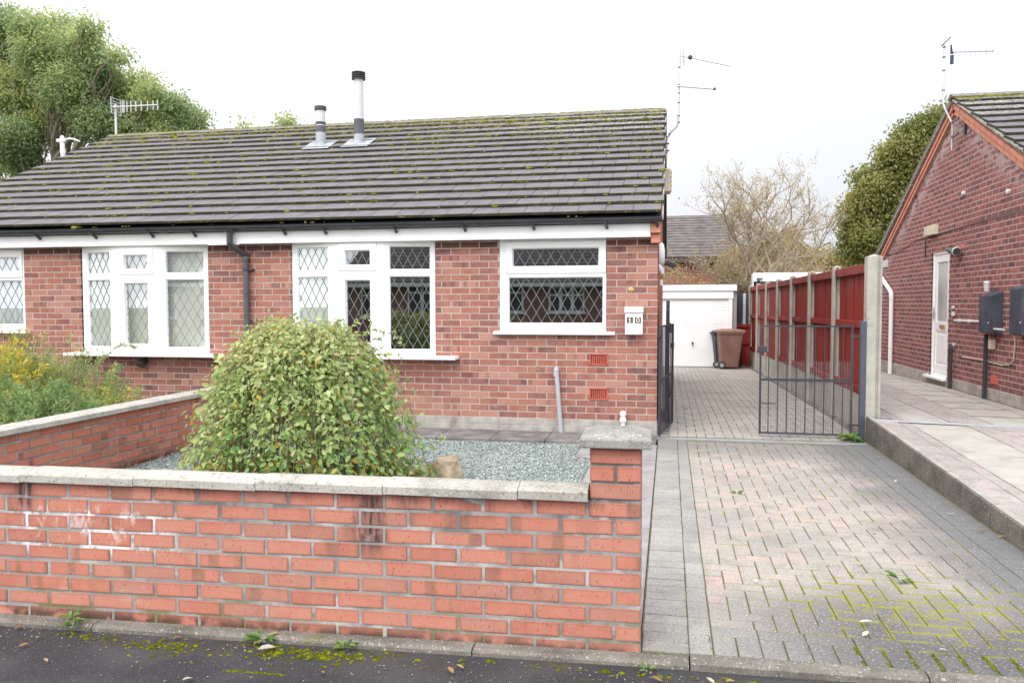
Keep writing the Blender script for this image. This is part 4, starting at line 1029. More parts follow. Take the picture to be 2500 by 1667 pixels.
# left ridge aerial
a=T(); a.tube([(-9.87,4.14,4.5),(-9.868,4.14,5.12)],.02,10)
boom=T(); boom.tube([(-9.87,4.12,5.06),(-8.99,4.10,5.05)],.011,8)
rf_=T()
for yy in (-.13,.13): rf_.tube([(-9.84,4.12+yy,4.92),(-9.85,4.12+yy,5.21)],.007,5)
for k in range(6): rf_.tube([(-9.845,3.97,4.93+k*.054),(-9.845,4.27,4.93+k*.054)],.006,5)
el=[]
for x,h in ((-9.70,.11),(-9.67,.11),(-9.61,.10),(-9.53,.10),(-9.43,.09),(-9.32,.09),(-9.19,.085),(-9.08,.085),(-8.99,.085)): el.append(T()); el[-1].tube([(x,4.11,5.052-h),(x,4.11,5.052+h)],.0085,6)
cpn=T(); cpn.b2((-9.89,4.09,5.04),(-9.80,4.15,5.075))
yagi('television_aerial','short white aerial with a row of upright rods at the left end of the ridge',[('mast',a,M['flue']),('boom',boom,M['flue']),('reflector',rf_,M['flue']),('director',el,M['flue']),('clamp',cpn,M['alu'])],(-9.87,4.14,4.5))
# white vent pipe beyond left verge (cowl with curved arm)
t=thing('white_vent_pipe','white vent pipe with a curved arm behind the left end of the roof','lamp',(-12.6,6.,-.4))
sc=None
m=T(); m.tube([(-12.57,6.,-.4),(-12.57,6.,4.86)],.038,12); m.lathe((-12.57,6.,4.66),[(.047,0),(.047,.22)],12); build(m,'pole',M['white'],t)
m=T(); m.lathe((-12.70,6.,4.93),[(.02,0),(.042,.02),(.045,.15),(.03,.2)],12,'x'); m.lathe((-12.57,6.,4.95),[(.042,0),(.045,.05),(.02,.085)],12); m.tube([(-12.52,6.,4.95),(-12.40,6.,4.965),(-12.28,6.,4.95),(-12.14,6.,4.895)],[.02,.02,.018,.01],8)
build(m,'head_fitting',M['white'],t)  # cowl and curved arm of the vent pipe
# ================================================================== SIDE GATES, POSTS, FENCE
def gate_leaf(label,hinge,dirv,L_,z0,z1,zmid,nb,wire=True,latch=True):
    t=thing('metal_gate',label,'gate',(hinge[0],hinge[1],z0)); d=Vector(dirv).normalized(); R_=Matrix((d,Vector((-d.y,d.x,0)),Vector((0,0,1)))).transposed()
    H0=Vector((hinge[0],hinge[1],0)); P=lambda s,z:H0+d*s+Vector((0,0,z))
    m=T()
    for s in (.008,L_-.008): m.box(P(s,(z0+z1)/2),(.022,.022,z1-z0),R_)
    for z in (z0+.01,z1-.008): m.box(P(L_/2,z),(L_-.03,.016,.016),R_)
    m.box(P(L_/2,zmid),(L_-.03,.02,.026),R_)
    build(m,'frame',M['gate'],t)
    for k in range(1,nb):
        m=T(); m.tube([P(L_*k/nb,z0+.012),P(L_*k/nb,z1-.012)],.0055,8); build(m,'bar',M['gate'],t)
    if wire:
        m=T(); zt=zmid+.21; st=.026; n1=int(L_/st); n2=int((zt-z0)/st)
        for i in range(n1+1): m.box(P(i*st,(z0+zt)/2)+Vector((0,.012,0)),(.0026,.002,zt-z0),R_)
        for j in range(n2+1): m.box(P(L_/2,z0+j*st)+Vector((0,.012,0)),(L_,.002,.0026),R_)
        build(m,'wire_mesh',M['mesh_wire'],t)
    if latch:
        m=T(); m.cbox(P(L_-.03,z0+(z1-z0)*.78),(.09,.03,.07),.006,R_); build(m,'latch',M['black'],t); m=T(); m.box(P(L_-.10,z0+.28*(z1-z0)),(.15,.01,.01),R_); build(m,'drop_bolt',M['black'],t)
    for zz in (z0+.93*(z1-z0)-.03,z0+.12): m=T(); m.box(P(-.03,zz),(.12,.018,.018),R_); build(m,'hinge',M['black'],t)
    return t
gate_leaf('closed grey metal gate with wire mesh in front of the red fence',(2.025,.08),(-1,0.02,0),.955,.035,1.222,.63,10)
gate_leaf('open black metal gate seen edge on beside the brick house corner',(-.005,-.30),(.135,1.,0),1.08,.035,1.222,.63,10,wire=False)
m=T(); m.cbox((2.128,.09,.62),(.062,.062,1.30),.005); o=build(m,'gate_post',M['gate_post'],None,base=(2.128,.09,0)); tag(o,'square blue grey steel gate post beside the tall concrete post','post')
# dark boarded gate beyond, folded along the house
m=T(); pts=[(.95,0.02),(2.15,.0),(2.15,1.50),(1.5,1.50),(1.42,1.46),(1.36,1.385),(.95,1.375)]
m.prism(pts,.055,.10); m.prism([(1.0,.3),(1.95,.3),(1.95,.4),(1.0,.4)],.1,.12); m.prism([(1.0,1.1),(1.95,1.1),(1.95,1.2),(1.0,1.2)],.1,.12)
o=build(m,'boarded_gate',M['charcoal'],None,base=(.08,1.5,0)); tag(o,'dark charcoal boarded gate folded flat against the house side behind the black metal gate','gate')
# drain channel
m=T(); x=-.42; DY=-.19
m.b2((-.42,DY-.045,-.05),(2.12,DY-.040,.003)); m.b2((-.42,DY+.040,-.05),(2.12,DY+.045,.003)); m.b2((-.42,DY-.04,-.05),(2.12,DY+.04,-.035))
m.b2((-.42,DY-.004,-.02),(2.12,DY+.004,.002))
while x<2.12: m.b2((x,DY-.04,-.02),(x+.008,DY+.04,.0035)); x+=.02
m2=build(m,'drain_channel',M['galv'],None,base=(1,DY,0)); tag(m2,'narrow slotted metal drain across the block driveway under the gates','drain')

fe=thing('panel_fence','red stained timber fence between concrete posts along the right of the driveway','fence',(2.2,6,0))
FY=[.10+1.845*k for k in range(8)]; FX=2.215
def cpost(x,y,w,d,z0,z1,part_of):
    m=T(); 
    # H section post: two flanges and a web, pyramidal top
    m.cbox((x-w/2+.02,y,(z0+z1)/2),(.04,d,z1-z0),.006); m.cbox((x+w/2-.02,y,(z0+z1)/2),(.04,d,z1-z0),.006); m.b2((x-w/2+.01,y-d/4,z0),(x+w/2-.01,y+d/4,z1-.004))
    m.add([(x-w/2,y-d/2,z1-.002),(x+w/2,y-d/2,z1-.002),(x+w/2,y+d/2,z1-.002),(x-w/2,y+d/2,z1-.002),(x,y-.02,z1+.02),(x,y+.02,z1+.02)],[(0,1,4),(1,2,5,4),(2,3,5),(3,0,4,5)])
    build(m,'post',M['concrete'],part_of)
for k,y in enumerate(FY):
    if k==0: continue
    cpost(FX-.01,y,.10,.11,gz(y)-.3,1.925,fe)
# the tall end post
m=T(); x,y=2.228,.13; z1=1.955
pts=[(x-.076,y-.065),(x-.058,y-.075),(x+.02,y-.075),(x+.028,y-.05),(x+.045,y-.05),(x+.053,y-.072),(x+.076,y-.06),(x+.076,y+.07),(x-.076,y+.07)]
m.prism(pts,-.05,z1,'z'); m.add([(p[0],p[1],z1) for p in pts]+[(x,y,z1+.028)],[(i,(i+1)%9,9) for i in range(9)])
build(m,'post',M['concrete'],fe)
for k in range(7):
    ya,yb=FY[k]+.06,FY[k+1]-.055; zb=gz((ya+yb)/2); zp0=.42-.018*(k)*1.0+ (.0); zp1=1.885
    zg=zb+.44
    m=T(); y=ya; 
    while y<yb-.01:
        y2=min(y+.095,yb); m.box((FX+.03+U(-.002,.002),(y+y2)/2,(zg+zp1)/2),(.014,y2-y-.001,zp1-zg),Matrix.Rotation(.06,3,'Z')); y+=.095
    p=build(m,'panel',M['red'],fe)
    m=T(); m.cbox((FX-.012,(ya+yb)/2,zp1-.045),(.055,yb-ya,.10),.006); m.cbox((FX-.005,(ya+yb)/2,zg+.66*(zp1-zg)*.82),(.045,yb-ya,.075),.005); m.cbox((FX-.005,(ya+yb)/2,zg+.045),(.045,yb-ya,.085),.005); build(m,'rail',M['red'],p)
    m=T(); m.cbox((FX+.005,(ya+yb)/2,(zb-.08+zg)/2),(.05,yb-ya,zg-zb+.076),.006); build(m,'gravel_board',M['concrete'],fe)
# haunch at foot of fence
m=T(); m.prism([(FX-.10,-.03),(FX+.02,.06),(FX+.02,-.4),(FX-.10,-.4)],.3,1.72,'y'); 
V=[];F=[]
for j in range(13):
    y=1.72+j*.95; z=gz(y); V+=[(FX-.10,y,z-.03),(FX-.07,y,z+.02),(FX+.02,y,z+.045)]
for j in range(12): a=j*3; F+=[(a,a+3,a+4,a+1),(a+1,a+4,a+5,a+2)]
m.add(V,F); build(m,'footing',M['kerb'],fe)
# low return of red fence behind the bin
t=thing('low_red_fence','short low red fence panel behind the brown bin','fence',(2.0,12.95,-.2))
m=T(); x=1.84
while x<2.15: m.box((x+.045,12.95,.37),(.088,.014,1.1)); x+=.09
build(m,'panel',M['red'],t); m=T(); m.cbox((1.99,12.92,.87),(.32,.04,.08),.005); m.cbox((1.99,12.92,.42),(.32,.04,.08),.005); build(m,'rail',M['red'],t)

# garage ---------------------------------------------------------------
gb=gz(12.6)
ga_=thing('garage','white flat roofed garage with ribbed up and over door at the end of the driveway','garage',(.5,12.6,gb))
m=T(); m.b2((-1.25,12.62,gb-.2),(-.92,18,1.9)); m.cur=1; m.b2((1.715,12.60,gb-.2),(1.815,18,1.9)); m.cur=0; m.b2((-1.2,17.9,gb-.2),(1.7,18,1.9)); build(m,'wall',[M['rough_cast'],M['rough_cast']],ga_)
m=T(); m.b2((-1.3,12.50,1.945),(1.86,18.1,1.975)); build(m,'roof',M['ridge'],ga_)
m=T(); m.cbox((.275,12.50,1.87),(3.05,.03,.155),.006); m.cbox((.24,12.55,1.69),(2.97,.06,.20),.006)
for s in (-1.27,1.80): m.cbox((s,15.3,1.87),(.03,5.5,.155),.005)
build(m,'fascia',M['upvc'],ga_)
m=T(); m.cbox((1.655,12.57,.72),(.10,.06,1.75),.006); m.cbox((-.96,12.57,.72),(.09,.06,1.75),.006); build(m,'door_frame',M['upvc'],ga_)
m=T(); z=gb+.012; V=[]
zt=1.595; nr_=24; hh=(zt-z)/nr_
for k in range(nr_):
    m.cbox((.345,12.60+.0,z+hh*(k+.5)),(2.52,.03,hh-.003),.004)
m.b2((-.92,12.60,z),(1.60,12.62,zt))
dr=build(m,'door',M['upvc'],ga_)
m=T(); m.lathe((.70,12.575,.43),[(.02,0),(.02,-.03),(.03,-.035),(.03,-.045)],10,'y'); m.b2((.69,12.52,.36),(.71,12.55,.44)); build(m,'handle',M['black'],dr)
# second garage behind fence
g2=thing('garage','pale flat roofed garage with deep white fascia behind the red fence','garage',(3.2,16,gb))
m=T(); Pn=Vector((2.40,14.2,0)); dd=Vector((.062,.998,0)); xx=Vector((.998,-.062,0))
R_=Matrix((xx,dd,Vector((0,0,1)))).transposed()
m.box(Pn+xx*1.4+dd*3+Vector((0,0,.9)),(2.7,5.9,2.4),R_); build(m,'wall',M['rough_cast'],g2)
m=T(); m.cbox(Pn+xx*1.4-dd*.03+Vector((0,0,2.19)),(2.85,.03,.24),.006,R_); m.cbox(Pn-xx*.02+dd*4+Vector((0,0,2.12)),(.03,8.,.38),.006,R_); m.box(Pn+xx*1.4+dd*4.+Vector((0,0,2.29)),(2.8,8.,.02),R_); build(m,'fascia',M['upvc'],g2)
t=thing('camera','small black camera under the fascia of the pale garage','camera',(2.50,14.1,2.15))
m=T(); m.tube([Pn+xx*.1+Vector((0,-.04,2.14)),Pn+xx*.1+Vector((0,-.2,2.06))],.035,10); build(m,'body',M['black'],t); m=T(); m.box(Pn+xx*.14+Vector((0,-.08,2.17)),(.16,.08,.03)); build(m,'hood',M['alu'],t)
m=T(); m.cbox((2.0,13.45,.75),(.36,.04,1.95),.006); o=build(m,'boarded_fence',M['charcoal'],None,base=(2.0,13.45,-.2)); tag(o,'dark board closing the gap between the white garage and the red fence','fence')
# post
m=T(); m.cbox((2.06,13.25,.75),(.07,.05,1.95),.006); o=build(m,'white_post',M['flue'],None,base=(1.96,13.25,-.2)); tag(o,'pale narrow post standing at the far end of the red fence','post')

# wheelie bins -----------------------------------------------------------
def wheelie(label,x,y,z,body,lid,rot=0.,s=1.):
    t=thing('wheelie_bin',label,'bin',(x,y,z)); R_=Matrix.Rotation(rot,3,'Z')
    def tr(m):
        m.v=[tuple(Vector((x,y,z))+R_@(Vector(v)*s)) for v in m.v]; return m
    def lv(m,secs):
        V=[]
        for (w,d,yo,zz) in secs:
            c=.03
            P=[(-w+c,-d),(w-c,-d),(w,-d+c),(w,d-c),(w-c,d),(-w+c,d),(-w,d-c),(-w,-d+c)]
            V+=[(p[0],p[1]+yo,zz) for p in P]
        F=[tuple(range(7,-1,-1)),tuple(range(len(V)-8,len(V)))]
        for i in range(len(secs)-1):
            for k in range(8): F.append((i*8+k,i*8+(k+1)%8,i*8+8+(k+1)%8,i*8+8+k))
        m.add(V,F)
    m=T(); lv(m,[(.22,.23,.02,.04),(.235,.25,.01,.30),(.275,.325,0,.94),(.30,.35,0,.945),(.30,.35,0,.985)]); build(tr(m),'body',body,t)
    m=T(); lv(m,[(.305,.37,-.02,.99),(.305,.37,-.02,1.01),(.27,.33,-.02,1.05),(.16,.2,-.02,1.075)]); m.tube([(-.25,.37,1.0),(.25,.37,1.0)],.02,8); build(tr(m),'lid',lid,t)
    for sx in (-1,1):
        m=T(); m.lathe((sx*.27-.03,.26,.10),[(.07,0),(.10,.004),(.10,.056),(.07,.06)],20,'x'); wo=build(tr(m),'wheel',M['black'],t)
        m=T(); m.lathe((sx*.27-.035,.26,.10),[(.05,0),(.055,.004),(.055,.066),(.05,.07)],16,'x'); build(tr(m),'hub',M['wheel_hub'],wo)
    m=T(); m.tube([(-.25,.26,.10),(.25,.26,.10)],.012,8); build(tr(m),'axle',M['black'],t)
wheelie('brown wheelie bin in front of the white garage door',1.60,12.05,gz(12.05)+.012,M['bin_brown'],M['bin_brown'],rot=PI/2+.15,s=.93)
wheelie('black wheelie bin mostly hidden behind the brown bin',1.50,12.42,gz(12.3)+.01,M['bin_black'],M['bin_black'],rot=PI/2+.1,s=.90)

# ================================================================== NEIGHBOUR PATH AND KERB
def pz(x,y):
    zk=.245+(.033*y if y<0 else 0); zk=max(zk,.0) if y>-9 else 0
    zw=.185+(.03*(y+1) if y<-1 else 0)-(max(0,y-4)*.018)
    t=min(1,max(0,(x-2.2)/2.08)); return zk+(zw-zk)*t
kb=T(); y=.28; 
while y>-6.1:
    a,bq=y,max(y-.90,-6.1)
    za,zb=pz(2.2,a)+.018,pz(2.2,bq)+.018
    x0,x1=2.158,2.215; V=[]
    for (yy,zz) in ((a-.003,za),(bq+.003,zb)):
        zz=max(zz,.02)
        V+=[(x0,yy,-.06),(x0+.004,yy,zz-.012),(x0+.014,yy,zz),(x1,yy,zz),(x1,yy,-.06)]
    kb.add(V,[(0,1,2,3,4),(9,8,7,6,5)]); kb.add(V,[(i,i+5,i+6,i+1) for i in (0,1)]); kb.cur=1; kb.add(V,[(2,7,8,3),(3,8,9,4)]); kb.cur=0
    y-=.905
tag(build(kb,'kerb',[M['kerb'],M['kerb_top']],base=(2.2,-2,0)),kind='structure')
def pzb(x,y): return pz(x,y)-.007
V=[];F=[];xs=[2.215+i*(4.36-2.215)/8 for i in range(9)]; ysl=[-6.0+j*.5 for j in range(32)]
m=T()
for yy in ysl:
    for xx_ in xs: V.append((xx_,yy,pzb(xx_,yy)))
for j in range(len(ysl)-1):
    for i in range(8): a=j*9+i; F.append((a,a+1,a+10,a+9))
b0=len(V)
for j in range(len(ysl)): V.append((2.215,ysl[j],-.3))
for j in range(len(ysl)-1): F.append((j*9,(j+1)*9,b0+j+1,b0+j))
m.add(V,F); tag(build(m,'neighbour_path',M['joint'],base=(3.2,0,0)),kind='structure')
pb=T(); sb=T()
y=-6.0
while y<9.0:
    if not(-.17<y<-.0):
        blk(pb,2.222,2.42,y,y+.1,pz)
        if y>0: blk(pb,4.02,4.24,y,y+.1,pz)
        else: blk(pb,4.02,4.24,y,y+.1,pz)
    y+=.1
y=-6.0
while y<-.3: blk(pb,2.42,2.52,y,min(y+.2,-.17),pz); y+=.2
herring(pb,3.08,4.02,-6.,-.17,pz); 
herring(pb,2.42,2.52,0.03,9.,pz); herring(pb,2.98,3.38,.03,9.,pz)
tag(build(pb,'path_brick_paving',M['pav_path'],base=(3.2,0,0)),kind='structure')
y=-.20
while y>-6: 
    ya=y-.885; blk(sb,2.525,3.075,ya,y,pz,gap=.01,th=.04); y=ya-.002
y=.03
while y<9: blk(sb,2.525,2.975,y,y+.7,pz,gap=.01,th=.04); blk(sb,3.39,4.01,y,y+.6,pz,gap=.01,th=.04); y+=.7
tag(build(sb,'path_slabs',M['slab'],base=(3.2,0,0)),kind='structure')
m=T(); x=2.22
V=[]
for k in range(9):
    xx_=2.22+k*.255; z=pz(xx_,-.085)+.004; V+=[(xx_,-.165,z-.005),(xx_,-.005,z-.005)]
m.add(V,[(2*k,2*k+1,2*k+3,2*k+2) for k in range(8)])
o=build(m,'channel_drain',M['flue_low'],None,base=(3.2,-.085,.2)); tag(o,'thin pale drainage strip across the neighbouring path','drain')

# ================================================================== NEIGHBOUR HOUSE (right)
GX=4.28
N_=thing('bungalow','dark red brick gable end house with white side door on the right','house',(6,4.1,0))
NE,NRZ=2.42,4.50
def gspan(z):
    if z<2.36: return (-.1,8.35)
    s=(z-2.36)/(NRZ-.12-2.36)
    if s>=1: return None
    return (-.1+s*4.225, 8.35-s*4.225)
D0,D1=4.30,5.14; dz0,dz1=.30,2.30
b=T(); lay(b,(GX,0,0),(0,1,0),(-1,0,0),None,56,gspan,holes=[(D0,D1,.33,dz1)],z0=.33,rec=.0015,dep=.06,joint=.015,ch=.0015)
b.cur=2; b.prism([(-.1,0),(8.35,0),(8.35,2.3),(4.12,4.3),(-.1,2.3)],GX+.40,GX+.5); b.b2((GX+.03,-.094,0),(GX+7,-.0,2.3)); b.b2((GX+.06,D1,0),(GX+.4,D1+.1,2.4)); b.cur=0
build(b,'wall',[M['brick_right'],M['mortar_right'],M['farbrick']],N_)
b=T(); 
for (ya,yb) in ((-.1,D0),(D1,8.35)): lay(b,(GX-.012,0,0),(0,1,0),(-1,0,0),None,3,lambda z:(ya,yb),z0=.33-.225,rec=.002,dep=.06,L=.45)
b.cur=0; b.b2((GX-.012,D0,-.05),(GX+.06,D1,.262)); build(b,'plinth',[M['plinth'],M['plinth']],N_)
# corbelled verge: courses of orange brick laid along both slopes
b=T()
sy=(4.125+.12); sz=NRZ-2.36-.0
for sgn,(y0_,z0_,y1_,z1_) in ((1,(-.22,2.30,4.125,4.445)),(-1,(8.47,2.30,4.125,4.445))):
    d=Vector((0,y1_-y0_,z1_-z0_)); L_=d.length; d.normalize(); nn=Vector((0,-d.z,d.y)) if sgn>0 else Vector((0,d.z,-d.y))
    if nn.z<0: nn=-nn
    R_=Matrix((d,Vector((1,0,0)),nn)).transposed()
    k=0; s=0.
    while s<L_-.02:
        e_=min(s+.225,L_); 
        for row,(hh_,th_) in enumerate(((.0,.065),(-.075,.065))):
            c=Vector((GX-.022+.012*row,y0_,z0_))+d*((s+e_)/2)+nn*(hh_-.045)
            b.cur=0; b.cbox(c,(e_-s-.008,.07,th_),.004,R_)
        b.cur=1; b.box(Vector((GX-.0,y0_,z0_))+d*((s+e_)/2)+nn*(-.08),(e_-s,.05,.15),R_)
        s+=.225; k+=1
b.cur=0
build(b,'verge_corbel',[M['brick_corbel'],M['mortar_house']],N_)
# roof of the neighbour
b=T(); sN=(NRZ-NE)/(4.12+.2); slN=math.atan(sN); upN=Vector((0,math.cos(slN),math.sin(slN))); nrN=Vector((0,-math.sin(slN),math.cos(slN)))
gaN=(4.32/math.cos(slN))/15
tiles(b,GX-.09,GX+8,-.2,NE,upN,nrN,15,gaN)
rN=build(b,'roof',M['tile'],N_)
b=T(); b.prism([(-.2,NE-.05),(4.12,NRZ-.03),(8.45,NE-.05),(8.45,NE-.1),(4.12,NRZ-.09),(-.2,NE-.1)],GX-.02,GX+8); build(b,'roof_deck',M['black'],rN)
b=T(); b.prism([(4.12,NRZ+.0),(8.5,NE),(8.5,NE+.035),(4.12,NRZ+.04)],GX-.09,GX+8); build(b,'rear_slope',M['ridge'],rN)
b=T(); x=GX-.10
while x<GX+8:
    V=[];pr=[(-.135,-.03),(-.09,.0),(-.03,.028),(.03,.028),(.09,0),(.135,-.03)]
    for t_ in (x,x+.442):
        for (dy,dz_) in pr: V.append((t_,4.12+dy,NRZ+.035+dz_))
    b.add(V,[(i,i+6,i+7,i+1) for i in range(5)]+[(0,1,2,3,4,5)]); x+=.45
build(b,'ridge_tiles',M['ridge'],rN)
# verge mortar bedding: a ragged band between tiles and corbel
b=T(); b_r=T()
for i in range(60):
    s=i/60; c=Vector((GX-.055,-.2+4.32*s,NE+(NRZ-NE)*s-.012+U(-.006,.006))); b.cbox(c,(.06,.085,.035+U(0,.012)),.008,Matrix.Rotation(slN+U(-.1,.1),3,'X'))
    s=i/60; c=Vector((GX-.055,8.45-4.32*s,NE+(NRZ-NE)*s-.012+U(-.006,.006))); b_r.cbox(c,(.06,.085,.035+U(0,.012)),.008,Matrix.Rotation(-slN+U(-.1,.1),3,'X'))
build(b,'verge_mortar',M['coping'],rN); build(b_r,'verge_mortar',M['coping'],rN)
C=[];S=[]
for i in range(2200):
    x=U(GX-.08,GX+4); nz=noise.noise(Vector((x*1.3,7.,1.)))*.5+.5
    dy=-abs(random.gauss(0,.10)); s=4.32+dy
    C.append((x,4.12+dy,NRZ+.055+dy*.5)); z_=U(.012,.03); S.append((z_*1.6,z_,z_*.7))
for i in range(500):
    x=U(GX-.08,GX+4); k=random.randrange(15); s=k*gaN+U(-.02,.01); 
    p=Vector((x,-.2,NE))+upN*s+nrN*.022; C.append(tuple(p)); z_=U(.006,.016); S.append((z_*1.8,z_,z_*.7))
tag(blobs(np.array(C),np.array(S),np.array(Matrix((Vector((1,0,0)),upN,nrN)).transposed()),'roof_moss',M['moss'],rN),kind='stuff')
# door
m=T(); fx=GX+.02
def dbox(mb,ya,yb,za,zb,x0,x1,c=.004): mb.cbox(((x0+x1)/2,(ya+yb)/2,(za+zb)/2),(x1-x0,yb-ya,zb-za),c)
dbox(m,D0,D0+.06,dz0,dz1,fx,fx+.06); dbox(m,D1-.06,D1,dz0,dz1,fx,fx+.06); dbox(m,D0+.06,D1-.06,dz1-.07,dz1,fx,fx+.06); dbox(m,D0+.06,D1-.06,dz0,dz0+.05,fx,fx+.06)
dbox(m,D0-.02,D1+.1,.262,.300,GX-.075,fx+.06)
do=build(m,'door',M['upvc'],N_)
m=T(); a0,a1=D0+.065,D1-.065; x0,x1=fx+.012,fx+.05
dbox(m,a0,a0+.10,dz0+.055,dz1-.075,x0,x1); dbox(m,a1-.11,a1,dz0+.055,dz1-.075,x0,x1); dbox(m,a0+.1,a1-.11,dz1-.19,dz1-.075,x0,x1); dbox(m,a0+.1,a1-.11,1.02,1.17,x0,x1); dbox(m,a0+.1,a1-.11,dz0+.055,dz0+.19,x0,x1)
dbox(m,a0+.1,a1-.11,dz0+.19,1.02,x0+.012,x1); dbox(m,a0+.13,a1-.14,dz0+.23,.97,x0+.004,x1,.008)
build(m,'door_leaf',M['upvc'],do)
m=T(); m.quad((x0+.015,a0+.1,1.17),(x0+.015,a1-.11,1.17),(x0+.015,a1-.11,dz1-.19),(x0+.015,a0+.1,dz1-.19)); build(m,'pane',M['obscured'],do)
m=T(); m.cbox((x0-.008,4.64,1.095),(.02,.24,.06),.004); build(m,'letter_plate',M['brass'],do)
m=T(); m.cbox((x0-.015,a1-.03,1.30),(.02,.03,.18),.004); m.tube([(x0-.03,a1-.03,1.33),(x0-.05,a1-.03,1.33),(x0-.05,a1-.13,1.33)],.01,8); build(m,'handle',M['alu'],do)
# downpipe white at the back, cables, small fittings
m=T(); m.tube([(GX-.02,8.3,2.10),(GX-.06,8.15,2.02),(GX-.06,7.42,1.72),(GX-.06,7.30,1.66),(GX-.06,7.28,1.55),(GX-.06,7.28,.13)],.038,12); m.lathe((GX-.06,7.28,.62),[(.042,0),(.042,.05)],12); m.lathe((GX-.06,7.28,1.55),[(.044,0),(.044,.08)],12); build(m,'downpipe',M['white'],N_)
m=T(); m.b2((GX-.03,7.8,2.17),(GX+.01,8.2,2.31)); build(m,'patch_block',M['flue'],N_)
m=T(); m.tube([(GX-.02,3.955,.83),(GX-.06,3.955,.83),(GX-.065,3.95,.80),(GX-.065,3.95,.18)],.030,10); build(m,'waste_pipe',M['black'],N_)
m=T(); m.tube([(GX-.01,3.95,.84),(GX-.05,3.95,.84)],.034,10); build(m,'pipe_collar',M['pipe_grey'],N_)
m=T(); m.tube([(GX-.035,3.92,1.205),(GX-.035,2.9,1.21)],.014,8)
for y in (3.7,3.3): m.lathe((GX-.035,y-.04,1.206),[(.024,0),(.024,.08)],8,'y')
build(m,'copper_pipe',M['flue'],N_)
m=T(); m.tube([(GX-.01,3.63,.685),(GX-.012,2.9,.69),(GX-.012,2.2,.672),(GX-.012,1.99,.69),(GX-.012,1.86,.75),(GX-.012,1.83,.9),(GX-.012,1.83,1.05)],.008,6); build(m,'cable',M['cream'],N_)
m=T(); m.tube([(GX-.012,8.0,2.40),(GX-.012,7.0,2.42),(GX-.012,5.9,2.55),(GX-.012,4.6,2.56),(GX-.012,4.1,2.57),(GX-.012,2.6,2.58),(GX-.012,.5,2.6)],.006,6); m.tube([(GX-.012,5.45,2.53),(GX-.012,5.45,2.22)],.008,6); build(m,'black_cable',M['black'],N_)
m=T(); dbox(m,3.66,4.06,2.255,2.325,GX-.006,GX+.01,.002); build(m,'pale_brick',M['brick_corbel'],N_)
m=T(); dbox(m,2.36,2.55,.40,.52,GX-.012,GX+.01,.002); build(m,'air_brick',M['airbrick'],N_)
for y,z in ((3.72,3.05),(2.15,2.86)): 
    m=T(); m.lathe((GX,y,z),[(.035,0),(.035,-.03),(.02,-.04)],10,'x'); build(m,'small_vent',M['flue'],N_)
m=T(); m.cbox((GX-.02,4.02,1.30),(.04,.06,.06),.006); m.cbox((GX-.02,4.03,1.40),(.04,.05,.04),.006); build(m,'tap_mount',M['flue'],N_)
# meter boxes
def mbox(label,ya,yb,za,zb,d):
    t=thing('meter_box',label,'meter box',(GX,(ya+yb)/2,za)); m=T()
    x1=GX-.004; x0=GX-d
    V=[(x1,ya,za),(x1,yb,za),(x1,yb,zb+.05),(x1,ya,zb+.05),(x0,ya,za+.02),(x0,yb,za+.02),(x0,yb,zb),(x0,ya,zb)]
    m.add(V,[(0,3,2,1),(4,5,6,7),(0,4,7,3),(1,2,6,5),(3,7,6,2),(0,1,5,4)]); build(m,'body',M['meter'],t)
    m=T(); m.cbox((x0-.008,(ya+yb)/2,(za+zb)/2+.01),(.018,yb-ya-.01,zb-za-.03),.006); build(m,'lid',M['meter'],t)
    m=T(); m.lathe((x0-.018,ya+.06,za+.3*(zb-za)),[(.012,0),(.012,-.006)],10,'x'); build(m,'lock',M['flue'],t)
    return t
mbox('smaller dark meter box nearer the white side door',2.24,2.64,1.055,1.56,.13)
mbox('larger dark meter box at the right edge of the picture',1.28,1.67,1.06,1.635,.13)
m=T(); m.tube([(GX-.05,2.64,1.05),(GX-.05,2.66,.18)],.028,10); build(m,'meter_pipe',M['black'],N_)
m=T(); m.tube([(GX-.1,2.36,1.13),(GX-.1,1.93,1.13)],.014,8); build(m,'link_pipe',M['flue'],N_)
m=T(); m.lathe((GX-.08,2.58,1.62),[(.035,0),(.035,.02),(.025,.025),(.035,.03),(.035,.05),(.025,.055),(.035,.06),(.035,.08),(.025,.085),(.035,.09),(.04,.11),(.03,.13)],12); build(m,'vent_spigot',M['flue'],N_)
m=T(); m.cbox((GX-.04,2.47,.925),(.07,.08,.13),.008); build(m,'junction_box',M['cream'],N_)
# alarm box + lamp
m=T(); m.cbox((GX-.045,5.06,2.63),(.09,.46,.15),.008); o=build(m,'alarm_box',M['cream'],None,base=(GX,5.06,2.63)); tag(o,'cream rectangular alarm box on the dark brick gable above the side door','alarm')
t=thing('wall_lamp','black bulkhead lamp on the dark brick gable beside the side door','lamp',(GX,4.12,2.22))
m=T(); m.cbox((GX-.02,4.22,2.27),(.04,.05,.12),.006); m.tube([(GX-.03,4.22,2.26),(GX-.07,4.14,2.26)],.02,8); m.tube([(GX-.07,4.20,2.275),(GX-.08,3.98,2.245),(GX-.09,3.74,2.215)],[.03,.05,.062],12); build(m,'lamp_body',M['black'],t)
m=T(); m.tube([(GX-.0905,3.725,2.2135),(GX-.091,3.705,2.211)],[.066,.058],12); build(m,'lens',M['flue'],t); m=T(); m.tube([(GX-.0913,3.704,2.2109),(GX-.0917,3.694,2.2095)],[.056,.05],12); build(m,'cover',M['black'],t)
# green hose loop on ground
m=T(); m.tube([(4.22,8.0,.36),(4.2,7.95,.42),(4.18,7.8,.40),(4.1,7.7,.25),(4.05,7.55,.14),(4.0,7.6,.13),(4.1,7.9,.3)],.018,8); o=build(m,'garden_hose',M['meter'],None,base=(4.1,7.8,.12)); tag(o,'dark coiled hose at the foot of the white downpipe','hose')
